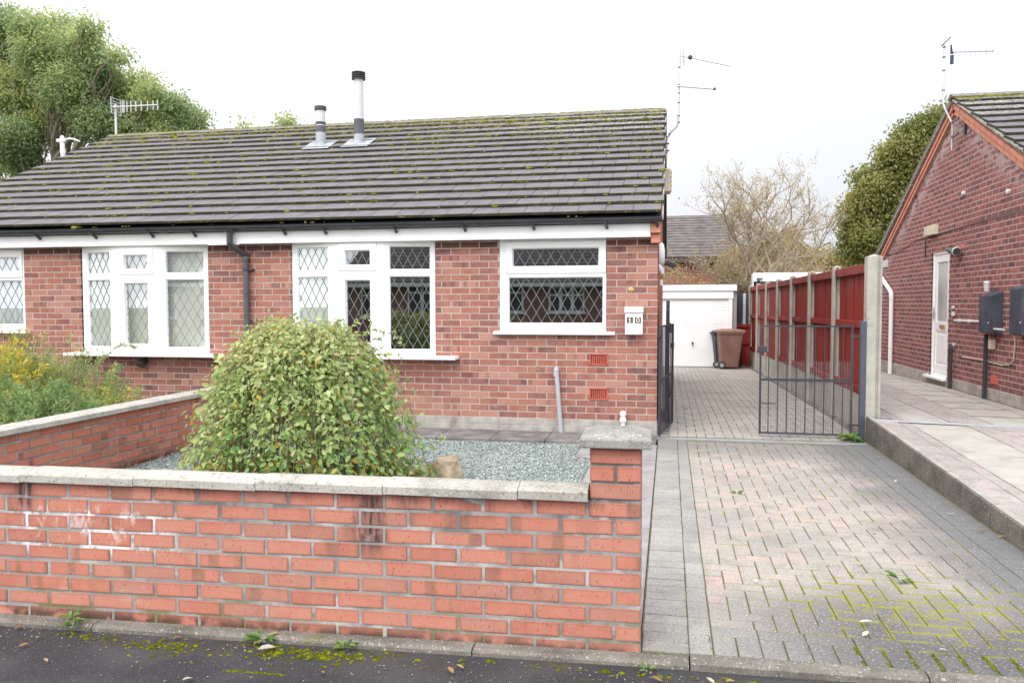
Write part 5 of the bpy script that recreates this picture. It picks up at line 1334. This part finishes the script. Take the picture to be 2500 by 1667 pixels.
# aerial on the neighbour
a=T(); A0=4.13
a.tube([(GX-.10,3.99,3.72),(GX-.10,3.99,4.10),(GX-.10,4.06,4.17),(GX-.10,4.36,4.43),(GX-.10,4.43,4.50),(GX-.10,4.44,5.62)],.0135,10)
br=T(); br.b2((GX-.12,3.70,3.90),(GX-.1,4.0,3.93)); br.b2((GX-.12,3.70,4.11),(GX-.1,4.0,4.14)); br.b2((GX-.035,3.69,3.89),(GX-.0,3.73,4.15))
cpz=[]
for z in (4.7,5.0,5.2,5.35): cpz.append(T()); cpz[-1].lathe((GX-.10,4.44,z),[(.024,0),(.024,.015)],8)
boom=T(); boom.tube([(GX-.12,4.52,5.40),(GX-.12,4.05,5.40),(GX-.12,3.95,5.14),(GX-.12,2.45,4.70)],.010,8)
rf_=T(); rf_.cbox((GX-.12,4.02,5.20),(.045,.03,.13),.004); rf_.cbox((GX-.12,4.02,5.05),(.045,.03,.13),.004)
el=[]
for k in range(8): y=3.85-k*.195; z=5.12-(3.95-y)*.293; el.append(T()); el[-1].tube([(GX-.12,y,z-.07),(GX-.12,y,z+.05)],.004,5)
yagi('television_aerial','thin mast with a dark reflector aerial on the gable of the right hand house',[('mast',a,M['alu']),('bracket',br,M['black']),('cable_tie',cpz,M['black']),('boom',boom,M['alu']),('reflector',rf_,M['meter']),('director',el,M['alu'])],(GX-.10,3.99,3.72))

# ================================================================== DISTANT AND OPPOSITE HOUSES
def farhouse(label,x0,x1,y0,d,ze,zr,wins,mat,face=-1,name='house',deep=True):
    t=thing(name,label,'house',((x0+x1)/2,y0,-.4)); m=T(); y1=y0+d*(-face); ym=(y0+y1)/2
    m.b2((x0,y0,-.4),(x1,y1,ze))
    for x in (x0,x1): m.prism([(y0,ze),(y1,ze),(ym,zr-.1)],x-.05 if x>x0 else x,x if x>x0 else x+.05)
    build(m,'wall',mat,t)
    m=T(); ov=.35*face; s=(zr-ze)/abs(ym-y0)
    n=14; 
    upv=Vector((0,-face*math.cos(math.atan(s)),math.sin(math.atan(s)))); nv=Vector((0,face*math.sin(math.atan(s)),math.cos(math.atan(s))))
    Ls=(abs(ym-y0)+.35)/math.cos(math.atan(s)); st=Vector((0,y0+ov,ze-.35*s)); R_=Matrix((Vector((1,0,0)),upv,nv)).transposed()
    nn=int(Ls/.3)
    for k in range(nn):
        c=st+upv*(Ls*(k+.5)/nn)+nv*.05+Vector(((x0+x1)/2,0,0)); m.box(c,(x1-x0+.4,Ls/nn+.04,.03),R_@Matrix.Rotation(-.09,3,'X'))
    m.prism([(ym,zr),(y1-ov,ze-.35*s),(y1-ov,ze-.35*s+.05),(ym,zr+.07)],x0-.2,x1+.2)
    build(m,'roof',M['tile_far'],t)
    m=T(); m.b2((x0-.2,y0+ov-.02*-face,ze-.35*s-.15),(x1+.2,y0+ov+.02*-face,ze-.35*s+.02)); m.b2((x0-.2,y0+ov,ze-.35*s-.15),(x1+.2,y0,ze-.35*s-.14)); build(m,'fascia',M['white'] if face==1 else M['plate_dark'],t)
    for (wa,wb,za,zb,nm) in wins:
        m=T(); yy=y0+face*.03
        m.b2((wa,yy-.03,za),(wb,yy+.03,zb)); f=build(m,'window',M['upvc'],t)
        k=max(1,round((wb-wa)/.6)); 
        m=T()
        for i in range(k):
            a_=wa+(wb-wa)*i/k+.07; b_2=wa+(wb-wa)*(i+1)/k-.07
            zs=zb-.42 if nm else za
            m.b2((a_,yy+face*.032,za+.08),(b_2,yy+face*.036,(zb-.40) if nm else zb-.08))
            if nm: m.b2((a_,yy+face*.032,zb-.32),(b_2,yy+face*.036,zb-.08))
        build(m,'pane',M['room'],f)
        m=T(); m.b2((wa-.1,yy-.06,za-.06),(wb+.1,yy+.06,za)); build(m,'sill',M['upvc'],f)
    return t
M['tile_far']=simple('distant_tile',(.15,.135,.13),.9,.15,var=.3,sc=3.)
farhouse('distant brick house with dark tiled roof behind the white garage',-7,2.28,21,8,3.25,5.02,[],M['farbrick'])
farhouse('brick bungalow across the road with white windows',-14,6,-24.5,8,2.55,4.9,[(-4.9,-3.4,1.1,2.2,1),(-7.4,-6.0,1.1,2.3,1),(-2.3,-.5,.5,2.3,1),(-10.5,-9.2,1.1,2.2,1),(-13.2,-12,.9,2.2,1)],M['oppbrick'],face=1,name='bungalow')

# ================================================================== VEGETATION
def norm(a): return a/np.maximum(np.linalg.norm(a,axis=1,keepdims=True),1e-9)
def leaves(P,D,Nn,L,W,name,mat,parent,base=(0,0,0),shade=None,fold=.25,col=None,curl=.15):
    """folded 6-vertex leaves. P base points, D direction, Nn normal-ish, L,W lengths"""
    n=len(P); D=norm(D); S=norm(np.cross(D,Nn)); Nn=norm(np.cross(S,D)); L=L[:,None]; W=W[:,None]
    b=P; t=P+D*L-Nn*L*curl; m1=P+D*L*.30; m2=P+D*L*.68
    l1=m1-S*W*.5+Nn*W*fold; r1=m1+S*W*.5+Nn*W*fold; l2=m2-S*W*.42+Nn*(W*fold-L*curl*.4); r2=m2+S*W*.42+Nn*(W*fold-L*curl*.4)
    V=np.stack([b,l1,l2,t,r2,r1],1).reshape(-1,3)
    F=(np.arange(n)[:,None,None]*6+np.array([(0,1,2,3),(0,3,4,5)])[None]).reshape(-1,4)
    R=RNG.uniform(0,1,(n,3))
    if col is not None: R[:,0]=np.clip(col,0,1)
    if shade is not None: R[:,1]=shade
    return fast(V,F,np.repeat(R,6,0),name,mat,parent,base)
def rv(n): return norm(RNG.normal(0,1,(n,3)))
def crown(t,blobs_,n,size,mat,droop=.5,name='crown',density_shell=.5,colf=None,asp=.42):
    P=[];Rr=[]
    vol=np.array([b[3]**2 for b in blobs_]); vol/=vol.sum(); cnt=RNG.multinomial(n,vol)
    Ps=[];Ns=[];Sh=[];Cc=[]
    for b,c in zip(blobs_,cnt):
        # leaves gathered in small sprays near the shell of each limb's mass
        k=max(3,c//14); d=rv(k); rr=b[3]*np.cbrt(RNG.uniform(density_shell**3,1.15,k)); cen=np.array(b[:3])+d*rr[:,None]*np.array([1,1,.8])
        idx=RNG.integers(0,k,c); sp=RNG.normal(0,size*1.5,(c,3)); sp[:,2]*=.8
        Ps.append(cen[idx]+sp); Ns.append(d[idx]); cb=RNG.uniform(-.22,.22); Cc.append(RNG.normal(.42+cb,.13,c)+RNG.normal(0,.16,k)[idx]+ .12*d[idx][:,2]); Sh.append(np.clip(.5-.5*d[idx][:,2]+RNG.normal(0,.15,c),0,1))
    P=np.concatenate(Ps);Nv=np.concatenate(Ns);Cc=np.concatenate(Cc);Sh=np.concatenate(Sh); c=len(P)
    D=norm(Nv*.5+rv(c)*.9+np.array([0,0,-droop])); NN=norm(rv(c)+np.array([0,0,1.2]))
    return leaves(P,D,NN,RNG.uniform(.7,1.3,c)*size,RNG.uniform(.7,1.2,c)*size*asp,name,mat,t,shade=Sh,col=Cc)
def limbs(mb,p0,p1,r0,r1,n=7,wob=.12):
    P=[];p0=Vector(p0);p1=Vector(p1); L_=(p1-p0).length; o=U(0,50)
    for i in range(n+1):
        f=i/n; w_=noise.noise_vector(Vector((o+f*2.1,o,1.)))*wob*L_*math.sin(PI*min(f,1)*.9); P.append(p0.lerp(p1,f)+w_)
    mb.tube(P,[r0+(r1-r0)*i/n for i in range(n+1)],7); return P
def tree(name,label,base,trunk_h,blobs_,n,size,mat,r0=.22,group=None,droop=.5,shell=.5,asp=.42,bark='bark'):
    t=thing(name,label,'tree',base,group); m=T(); b=Vector(base); top=b+Vector((0,0,trunk_h)); limbs(m,b,top,r0,r0*.6)
    for bl in blobs_:
        c=Vector(bl[:3]); st=b.lerp(top,U(.55,1.)); P=limbs(m,st,c,r0*.38,r0*.1,8,.15)
        for k in range(6):
            d=Vector((random.gauss(0,1),random.gauss(0,1),random.gauss(0,1)+.2)).normalized()*bl[3]*U(.6,.95); limbs(m,P[random.randint(3,7)],c+d,r0*.1,.008,5,.12)
    build(m,'trunk',M[bark],t); crown(t,blobs_,n,size,M[mat],droop,density_shell=shell,asp=asp); return t
# big ash-like tree on the left, Y~14
def at(Y,px,py):   # world point on a plane at depth Y, from coordinates measured on the photograph (2352 wide)
    x=px/.9408; y=py/.9408; d=fw+r2*((x-1250)/1956.17)-u2*((y-833.5)/1956.17); t_=(Y+9.0181)/d.y; return Vector((.0948,-9.0181,1.4565))+d*t_
def blobsat(lst):
    out=[]
    for (Y,px,py,rp) in lst:
        p=at(Y,px,py); out.append((p.x,p.y,p.z,rp/1840.*(Y+9)))
    return out
tl=[(15,20,110,75),(14,100,120,70),(15,130,70,45),(14,190,110,50),(15,60,220,90),(14,170,200,80),(15,250,210,60),(14,230,150,35),(15,320,200,42),(14,30,320,70),(15,120,290,65),(14,230,280,60),(15,330,260,58),(14,400,250,40),(15,440,275,32),(14,390,295,30),(14.5,20,50,40),(15,-60,180,110),(15,-80,350,110),(14,300,300,30),(15,60,385,40),(13.6,350,215,28),(13.4,270,130,22),(13.4,205,60,25),(13.6,60,55,30)]
tree('broadleaf_tree','large spreading green tree behind the left end of the mossy roof',(at(15,110,700).x,15,-.42),5.0,blobsat(tl),80000,.115,'leaf_tree',r0=.3,droop=.35,shell=.35,asp=.5)
for i,(px,py,rp,lb) in enumerate([(655,283,14,'small green treetop just showing above the roof ridge by the flues'),(560,287,7,'wispy twig tips above the middle of the roof ridge')]):
    tree('broadleaf_tree',lb,(at(13,px,700).x,13,-.42),3.5,blobsat([(13,px,py,rp),(13,px+8,py+12,rp)]),500 if i==0 else 110,.11,'leaf_tree',r0=.08)
# dense tree right, behind the neighbouring gable
tr_=[(17,2165,290,45),(17,2110,320,48),(17,2060,370,45),(17,2120,400,70),(17,2040,440,55),(17,1985,410,22),(17,2000,480,50),(17,1975,520,40),(17,2060,520,60),(17,1960,570,32),(17,2030,590,50),(17,1985,600,35),(17,2150,480,70),(18,2200,350,80),(18,2200,500,90),(16.6,2080,345,30),(16.5,2010,440,30),(16.5,1990,545,30),(16.6,2060,470,35),(16.6,2120,360,32)]
tree('dense_tree','dense rounded olive green tree behind the dark brick gable',(at(17,2080,700).x,17,-.42),3.0,blobsat(tr_),95000,.10,'leaf_oak',r0=.3,droop=.2,shell=.55,asp=.6)
# bare-ish autumn tree in the middle
def twiggy(name,label,base,tips,n_leaf,seed,rx,lm='leaf_autumn',r0=.09,lsize=.075,tm='greytwig'):
    random.seed(seed); t=thing(name,label,'tree',base); m=T(); LP=[]
    def grow(p,d,L_,r,lev):
        n=5; P=[p]; q=p.copy(); dd=d.copy()
        for i in range(n):
            dd=(dd+Vector((random.gauss(0,.13),random.gauss(0,.13),random.gauss(0,.10)+.03))).normalized(); q=q+dd*(L_/n); P.append(q.copy())
        m.tube(P,[r*(1-.55*i/n) for i in range(n+1)],5 if lev<3 else 3,caps=False)
        if lev>=2: LP.extend([P[random.randint(1,n)] for _ in range(2 if lev==2 else 3)])
        if lev>=4: return
        for k in range([6,6,6,5][lev]):
            i=random.randint(2,n); a=Vector((random.gauss(0,1),random.gauss(0,1),random.gauss(0,.6)+.5)).normalized(); nd=(dd*.75+a*.9).normalized(); grow(P[i],nd,L_*U(.38,.62),r*.45,lev+1)
    for (tip,w_) in tips:
        b=Vector(base)+Vector((U(-.2,.2),U(-.2,.2),0)); d=Vector(tip)-b; grow(b,d.normalized(),d.length*w_,r0,0)
    build(m,'trunk',M[tm],t)
    idx=[random.randrange(len(LP)) for _ in range(n_leaf)]; P=np.array([tuple(LP[i]) for i in idx])+RNG.normal(0,.07,(n_leaf,3))
    leaves(P,rv(n_leaf)+np.array([0,0,-.6]),rv(n_leaf),RNG.uniform(.6,1.2,n_leaf)*lsize,RNG.uniform(.5,1.,n_leaf)*lsize*.6,'foliage',M[lm],t)
    return t
bx=at(17,1760,720); 
twiggy('autumn_tree','nearly bare grey tree with sparse yellow leaves behind the garages',(bx.x,17,-.42),[(at(17,1660,480),.60),(at(17,1720,420),.62),(at(17,1800,400),.66),(at(17,1850,460),.6),(at(17,1640,560),.6),(at(16,1880,540),.55),(at(16.5,1760,520),.5),(at(16.5,1700,520),.55),(at(17,1820,520),.5),(at(17,1610,520),.5)],14000,11,0,lsize=.065)
bx=at(15.5,1590,720)
twiggy('autumn_shrub','sparse yellow leaved shrub in front of the distant tiled house',(bx.x,15.5,-.42),[(at(15.5,1570,560),.5),(at(15.5,1610,560),.5),(at(15.5,1650,560),.5)],1800,5,0,r0=.05)
gold=[(19,1700,600,34),(19,1740,590,40),(19,1790,580,42),(19,1840,595,40),(19,1880,600,34),(19,1920,610,30),(18.5,1760,625,40),(18.5,1850,625,40),(18.5,1910,635,30),(19,1815,545,28),(19,1755,545,22)]
tree('autumn_shrub','golden bushy thicket low behind the pale garage and fence',(at(19,1800,700).x,19,-.42),1.2,blobsat(gold),15000,.085,'leaf_autumn',r0=.08,droop=.1,shell=.2,asp=.6,bark='greytwig')
random.seed(21)
# hedge-like mass behind everything on the left lower sky gap is sky in the photograph: nothing there

# weeping shrub in the gravel ------------------------------------------------
SX,SY=-2.80,-3.05; RXs,RYs,HT=.95,.82,1.30
sh=thing('weeping_shrub','large domed weeping shrub with green and yellowing leaves in the gravel garden','shrub',(SX,SY,0))
stems=T(); LP=[];LD=[];LS=[];LN=[]
def dome_r(z): 
    f=max(0,min(1,z/HT)); return (1-f**2.6)**.5
for k in range(430):
    a=U(0,2*PI); q_=U(.0,1.)**.5; rmax=U(.72,1.04)*(1.12 if random.random()<.07 else 1.); 
    bumpy=1+.09*noise.noise(Vector((math.cos(a)*1.7,math.sin(a)*1.7,4.)))*2
    x_end=math.cos(a)*RXs*rmax*bumpy; y_end=math.sin(a)*RYs*rmax*bumpy
    ztop=HT*U(.86,1.03)*(1-.05*rmax)*(1+.07*noise.noise(Vector((x_end*2.,y_end*2.,7.)))*2); P=[]
    st=Vector((U(-.10,.10),U(-.10,.10),HT*U(.55,.8)))
    n=14; zend=U(-.0,.35) if random.random()<.75 else U(.3,.8)
    for i in range(n+1):
        f=i/n
        th=f*PI/2*1.0
        rad=min(1.,f*1.12)**.8
        zs_=ztop*(1-.99*rad**3.3)
        z=st.z+(zs_-st.z)*math.sin(min(1,f*9)*PI/2) if f<.12 else zs_
        if f>.89: z=max(zend*0+.0,zs_-(f-.89)*1.2)
        P.append(Vector((SX+st.x*(1-rad)+x_end*rad+random.gauss(0,.012),SY+st.y*(1-rad)+y_end*rad+random.gauss(0,.012),max(z,.01))))
    if k%2==0: stems.tube(P,[.004*(1-.7*i/n) for i in range(n+1)],4,caps=False)
    out=Vector((math.cos(a),math.sin(a),0))
    dens=64
    for j in range(dens):
        f=U(.12,1.); i=min(n-1,int(f*n)); p=P[i].lerp(P[i+1],f*n-i); tdir=(P[i+1]-P[i]).normalized()
        side=tdir.cross(out+Vector((0,0,.3))).normalized()*(1 if j%2 else -1)
        d=(tdir*.45+side*U(.2,1.)+out*U(.0,.9)+Vector((random.gauss(0,.45),random.gauss(0,.45),random.gauss(0,.45)-.1))).normalized()
        LP.append(tuple(p+Vector((random.gauss(0,.034),random.gauss(0,.034),random.gauss(0,.03))))); LD.append(tuple(d)); LN.append(tuple(out*.7+Vector((random.gauss(0,.7),random.gauss(0,.7),.6+random.gauss(0,.6)))))
        LS.append(f)
LP=np.array(LP);LD=np.array(LD);LN=np.array(LN);LS=np.array(LS); n=len(LP)
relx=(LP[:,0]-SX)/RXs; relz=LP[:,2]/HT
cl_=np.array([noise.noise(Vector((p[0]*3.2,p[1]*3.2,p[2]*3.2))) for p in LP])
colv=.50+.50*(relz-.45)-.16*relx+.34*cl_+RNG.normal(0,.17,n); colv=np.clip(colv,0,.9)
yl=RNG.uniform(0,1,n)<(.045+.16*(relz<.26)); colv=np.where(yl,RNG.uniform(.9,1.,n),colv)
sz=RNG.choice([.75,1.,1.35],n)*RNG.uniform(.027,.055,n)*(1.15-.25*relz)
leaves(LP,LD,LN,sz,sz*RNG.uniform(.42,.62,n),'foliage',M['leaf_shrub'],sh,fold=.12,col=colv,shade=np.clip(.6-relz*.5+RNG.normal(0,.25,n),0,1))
# bare trunk + brown inner stems
limbs(stems,(SX,SY,0),(SX+.03,SY,.9),.035,.02)
for k in range(160):
    a=U(0,2*PI); rr=U(.3,.82); p=Vector((SX+math.cos(a)*RXs*rr,SY+math.sin(a)*RYs*rr,0)); limbs(stems,p,(SX+math.cos(a)*RXs*rr*.75,SY+math.sin(a)*RYs*rr*.75,HT*U(.5,.8)),.004,.003,4,.06)
build(stems,'stem',M['twig'],sh)
# wandering sprigs above the dome
LP=[];LD=[]
def sprig(path,nl,r=.0035,s=.04):
    sp_=T()
    P=[Vector(p) for p in path]; Q=[]
    for i in range(len(P)-1):
        for k in range(4): Q.append(P[i].lerp(P[i+1],k/4)+Vector((random.gauss(0,.004),)*3))
    Q.append(P[-1]); sp_.tube(Q,[r*(1-.6*i/len(Q)) for i in range(len(Q))],5,caps=False); build(sp_,'sprig',M['twig'],sh)
    for k in range(nl):
        p=random.choice(Q[2:]); LP.append(tuple(p)); LD.append((random.gauss(0,1),random.gauss(0,1),random.gauss(0,1)))
def S_(px,py,Y=-2.9): return at(Y,px,py)
sprig([S_(660,830),S_(730,800),S_(790,790),S_(850,795),S_(885,815),S_(905,840),S_(915,870)],40,.006)
sprig([S_(800,800),S_(830,770),S_(860,755),S_(880,762)],30); sprig([S_(820,800),S_(860,780),S_(895,765),S_(915,775),S_(925,790)],22); sprig([S_(885,815),S_(910,810),S_(925,825),S_(912,850),S_(908,880)],10)
sprig([S_(760,790),S_(800,760),S_(830,730),S_(845,722)],22); sprig([S_(830,790),S_(850,760),S_(852,735)],14)
sprig([S_(600,810),S_(590,780),S_(575,765),S_(560,770)],18); sprig([S_(640,800),S_(650,770),S_(640,755)],12); sprig([S_(560,850),S_(545,830),S_(530,840)],10)
sprig([S_(480,900),S_(465,895),S_(452,900)],7); sprig([S_(980,1010),S_(1005,1020),S_(1020,1005)],8); sprig([S_(440,1060),S_(428,1050),S_(422,1075)],9); sprig([S_(930,860),S_(945,880),S_(952,905)],10); sprig([S_(720,780),S_(715,750),S_(725,738)],16)
for k in range(46):
    a=U(PI*1.02,PI*1.98) if k%3 else U(0,2*PI); f=U(.25,1.0); ph=U(.15,1.45)
    rr=math.sin(ph)**.7; zz=HT*(1-.99*rr**3.3); p0=Vector((SX+math.cos(a)*RXs*rr*.95,SY+math.sin(a)*RYs*rr*.95,max(.1,zz-.03)))
    o_=Vector((math.cos(a)*rr,math.sin(a)*rr,1.1-rr)).normalized(); q1=p0+o_*U(.05,.11)+Vector((0,0,.02)); q2=q1+o_*U(.03,.08)+Vector((U(-.05,.05),U(-.03,.03),-U(.0,.07)))
    sprig([p0,q1,q2],random.randint(7,14),.0025)
LP=np.array(LP);LD=np.array(LD);n=len(LP); sz=RNG.uniform(.02,.045,n)
leaves(LP+RNG.normal(0,.006,(n,3)),LD,rv(n),sz,sz*.5,'foliage',M['leaf_shrub'],sh,col=np.clip(RNG.normal(.6,.2,n),0,1))

# garden plants to the left ---------------------------------------------------
def bushy(name,label,cx,cy,rx,ry,h,nst,nl,lm,size,asp,lean=.25,z0=-.03,col=(.5,.25),stemm='twig',up_=.7,r=.004,colh=0.):
    t=thing(name,label,'shrub',(cx,cy,z0)); m=T(); P_=[];D_=[];c_=[]
    for k in range(nst):
        a=U(0,2*PI); q_=math.sqrt(random.random()); b=Vector((cx+math.cos(a)*rx*.35*q_,cy+math.sin(a)*ry*.35*q_,z0))
        hh=h*U(.6,1.08)*(1-.35*q_*q_); e=Vector((cx+math.cos(a)*rx*q_*1.05,cy+math.sin(a)*ry*q_*1.05,z0+hh)); Q=limbs(m,b,e,r,.0015,9,.10)
        c0=random.gauss(col[0],col[1]*.7)
        for j in range(nl):
            f=U(.15,1.)**.8; i=min(8,int(f*9)); p=Q[i].lerp(Q[i+1],f*9-i); td=(Q[i+1]-Q[i]).normalized()
            s_2=td.cross(Vector((random.gauss(0,1),random.gauss(0,1),random.gauss(0,.4)))).normalized(); P_.append(tuple(p+s_2*U(0,.03))); D_.append(tuple((td*up_+s_2*.8).normalized())); c_.append(c0+random.gauss(0,col[1]*.5)+colh*(.5-f))
    build(m,'stem',M[stemm],t); P_=np.array(P_);D_=np.array(D_);n=len(P_); sz=RNG.uniform(.6,1.3,n)*size
    leaves(P_,D_,rv(n)+np.array([0,0,.6]),sz,sz*asp,'foliage',M[lm],t,col=np.clip(np.array(c_),0,1)); return t
bushy('garden_shrub','golden yellow feathery shrub at the far left behind the low boundary wall',-6.75,-2.2,.85,.6,1.15,190,130,'leaf_yellow',.048,.38,col=(.55,.25),colh=.2)
bushy('garden_shrub','tall yellowing stems rising in front of the left end window',-7.25,-1.4,.8,.5,1.35,120,110,'leaf_yellow',.040,.3,col=(.35,.25))
bushy('garden_shrub','low blue green feathery shrub just behind the boundary wall',-5.75,-2.7,.85,.55,.80,230,130,'leaf_fern',.040,.30,col=(.35,.25))
bushy('garden_shrub','small yellow green shrub under the bow window sill',-5.55,-1.9,.5,.45,.72,100,90,'leaf_yellow',.034,.3,col=(.25,.2))
bushy('garden_shrub','blue green upright shrub between the golden shrub and the bow window',-6.15,-1.6,.6,.5,1.08,130,100,'leaf_fern',.036,.25,col=(.45,.25))
bushy('garden_shrub','thin dark red stemmed shrub against the brick below the bow window',-5.45,-.9,.35,.25,.60,22,14,'leaf_fern',.025,.3,col=(.5,.25))
t=thing('garden_shrub','single long feathery branch arching in front of the bow window','shrub',(at(-2.2,170,960).x,-2.2,-.03)); m=T(); Pq=[]
A=[at(-2.2,px,py) for px,py in ((165,960),(185,900),(205,860),(225,835),(245,815),(262,800),(280,792),(300,795),(312,800))]
Q=[]; 
for i in range(len(A)-1):
    for k in range(4): Q.append(A[i].lerp(A[i+1],k/4))
Q.append(A[-1]); m.tube(Q,[.004*(1-.7*i/len(Q)) for i in range(len(Q))],5,caps=False); build(m,'stem',M['twig'],t)
P_=np.array([tuple(random.choice(Q)) for _ in range(420)]); n=len(P_); leaves(P_+RNG.normal(0,.008,(n,3)),rv(n)*.9+np.array([.5,0,.3]),rv(n),RNG.uniform(.015,.035,n),RNG.uniform(.004,.007,n),'foliage',M['leaf_fern'],t,col=RNG.uniform(.2,.8,n))

# rocks ---------------------------------------------------------------------
import bmesh
def rock(label,c,s,seed):
    bm=bmesh.new(); bmesh.ops.create_icosphere(bm,subdivisions=3,radius=1.)
    for v in bm.verts:
        p=v.co.copy(); k=1+.35*noise.noise(p*1.1+Vector((seed,0,0)))+.12*noise.noise(p*3.+Vector((seed,3,0)))
        q_=Vector((max(-.72,min(.72,p.x)),max(-.75,min(.75,p.y)),max(-.6,min(.68,p.z))))*k; v.co=Vector((q_.x*s[0],q_.y*s[1],q_.z*s[2]))
    me=bpy.data.meshes.new('rock'); bm.to_mesh(me); bm.free(); me.materials.append(M['stone']); o=bpy.data.objects.new('rock',me); COL.objects.link(o); o.location=c; o.rotation_euler=(0,0,seed)
    ORG[o.name]=Vector(c); tag(o,label,'rock')
rock('brown sandstone rock beside the right foot of the weeping shrub',(-1.72,-2.62,.07),(.15,.13,.15),1.2)
rock('smaller pale rock tucked under the right side of the weeping shrub',(-1.93,-2.75,.045),(.12,.10,.11),4.2)
rock('flat mossy rock half hidden under the shrub beside the brown rock',(-1.95,-3.15,.03),(.16,.11,.08),7.7)

# weeds, leaves, moss on the pavement --------------------------------------------
def weed(label,x,y,z,n,s,h,spread=1.):
    t=thing('weed',label,'weed',(x,y,z)); P=[];D=[]
    for k in range(n):
        a=U(0,2*PI); P.append((x+math.cos(a)*.01,y+math.sin(a)*.01,z+U(0,h*.5))); D.append((math.cos(a)*spread,math.sin(a)*spread,U(.2,.9)))
    P=np.array(P);D=np.array(D); L_=RNG.uniform(.6,1.2,n)*s; leaves(P,D,np.tile([0,0,1.],(n,1)),L_,L_*.35,'leaf',M['leaf_weed'],t,curl=.3)
weed('leafy green weed at the foot of the wall near the left edge of the picture',-2.64,-5.80,-.055,16,.055,.12)
weed('flat rosette weed against the kerb edging below the middle of the wall',-1.68,-5.775,-.045,12,.075,.02)
weed('ragged weed beside the moss patch below the middle of the wall',-1.28,-5.79,-.04,14,.05,.02)
weed('tiny weed in the kerb joint just right of the pier',.02,-5.785,-.03,10,.035,.02)
weed('bright green weed at the foot of the steel gate post',2.0,-.02,.0,26,.13,.08)
weed('small green weed growing between the driveway blocks',1.30,-4.55,.0,9,.07,.02)
weed('pale weed seedling near the top left of the driveway',.62,-2.7,.0,8,.06,.02)
weed('green tuft growing through the gravel by the path strip',-.72,-3.3,-.01,9,.05,.03)
def fleaf(label,x,y,z,s,c,asp=.5,grp=None):
    P=np.array([(x,y,z)]); a=U(0,2*PI); D=np.array([(math.cos(a),math.sin(a),.06)]); L_=np.array([s]); 
    o=leaves(P,D,np.array([[U(-.2,.2),U(-.2,.2),1.]]),L_,L_*asp,'fallen_leaf',M['dead_leaf'],None,base=(x,y,z),fold=.3,col=np.array([c]),curl=-.12); tag(o,label,'leaf',grp)
pl=[(-2.725,-5.90,.045,.6),(-2.73,-6.02,.045,.3),(-1.29,-6.02,.035,.4),(-1.78,-6.16,.05,.95),(-2.48,-6.13,.035,.5),(-1.59,-5.83,.09,.97),(-.75,-5.95,.05,.4),(-.72,-5.90,.04,.6),(.08,-5.88,.05,.2),(.28,-5.86,.045,.8),(.32,-5.90,.05,.9),(.95,-5.92,.045,.95),(.9,-5.97,.04,.5),(.36,-5.82,.05,.5),(-2.9,-5.86,.05,.2),(-2.1,-5.83,.045,.3),(.55,-5.97,.05,.4),(-.3,-6.1,.04,.7)]
for (x,y,s,c) in pl: fleaf('dry fallen leaf lying on the dark tarmac pavement',x,y,pavz(x)+.012,s,c,grp='fallen leaves on the pavement',asp=.4)
dl=[(.95,-5.2,.06,.99),(.93,-5.36,.05,.9),(1.15,-4.35,.05,.6),(.55,-4.75,.04,.9),(1.35,-3.7,.05,.1),(.75,-1.95,.05,.2),(.5,-1.0,.05,.6),(1.25,-5.45,.045,.95),(2.05,-2.75,.05,.7),(1.98,-3.1,.05,.9),(2.08,-3.5,.06,.4),(2.1,-3.62,.05,.3),(1.9,-2.1,.05,.8),(2.02,-1.0,.05,.8),(.9,-3.0,.05,.8)]
for (x,y,s,c) in dl: fleaf('dry fallen leaf lying on the block paved driveway',x,y,.012,s,c,grp='fallen leaves on the driveway',asp=.4)
fleaf('orange leaf lying on the paving behind the gates',.32,2.3,gz(2.3)+.01,.08,.5)
# scattered flecks and moss cushions on the tarmac
C=[];S=[]
for (cx_,cy_,sx_,sy_,n_) in ((-2.11,-5.88,.10,.03,90),(-1.40,-5.855,.13,.03,200),(-2.55,-5.86,.1,.03,25),(-1.55,-5.90,.15,.03,30),(-1.9,-5.95,.25,.04,12),(.45,-5.81,.5,.015,60),(1.1,-5.82,.5,.015,60),(-.9,-5.82,.3,.015,20)):
    for i in range(n_):
        x=random.gauss(cx_,sx_);y=random.gauss(cy_,sy_); y=min(y,WY(x)-.1); C.append((x,y,pavz(x)+.002)); z_=U(.002,.008)*(1+random.random()**3); S.append((z_*1.4,z_,z_*.6))
for i in range(90):
    x=U(-1.72,-1.43); C.append((x+.0,-6.057+random.gauss(0,.004),pavz(x)+.001)); S.append((.008,.005,.003))
for i in range(420):   # along drive front row joints
    x=.29+.1*random.randint(0,14)+random.gauss(0,.003); y=U(-5.65,-5.46); C.append((x-.1+XL,y,.0)); z_=U(.003,.008)*(1 if x>.9 else .3); S.append((z_,z_*1.5,z_*.8))
tag(blobs(np.array(C),np.array(S),None,'moss_cushions',M['moss_ground'],None,base=(0,-5.8,0)),'green moss cushions on the tarmac beside the kerb edging','moss',kind='stuff')
n=900; P=np.stack([RNG.uniform(-3.2,2,n),-5.8-np.abs(RNG.normal(0,.18,n)),np.zeros(n)],1); P[:,1]=np.minimum(P[:,1],-5.665+.0194*P[:,0]-.1); P[:,2]=-.035+.012*np.minimum(0,P[:,0])+.008
D=RNG.normal(0,1,(n,3)); D[:,2]=.03; sz=RNG.uniform(.004,.014,n); tag(leaves(P,D,np.tile([0,0,1.],(n,1)),sz,sz*.4,'leaf_litter',M['dead_leaf'],None,base=(0,-5.9,0),col=RNG.uniform(0,1,n)),'small pale flecks of litter along the pavement edge','litter',kind='stuff')
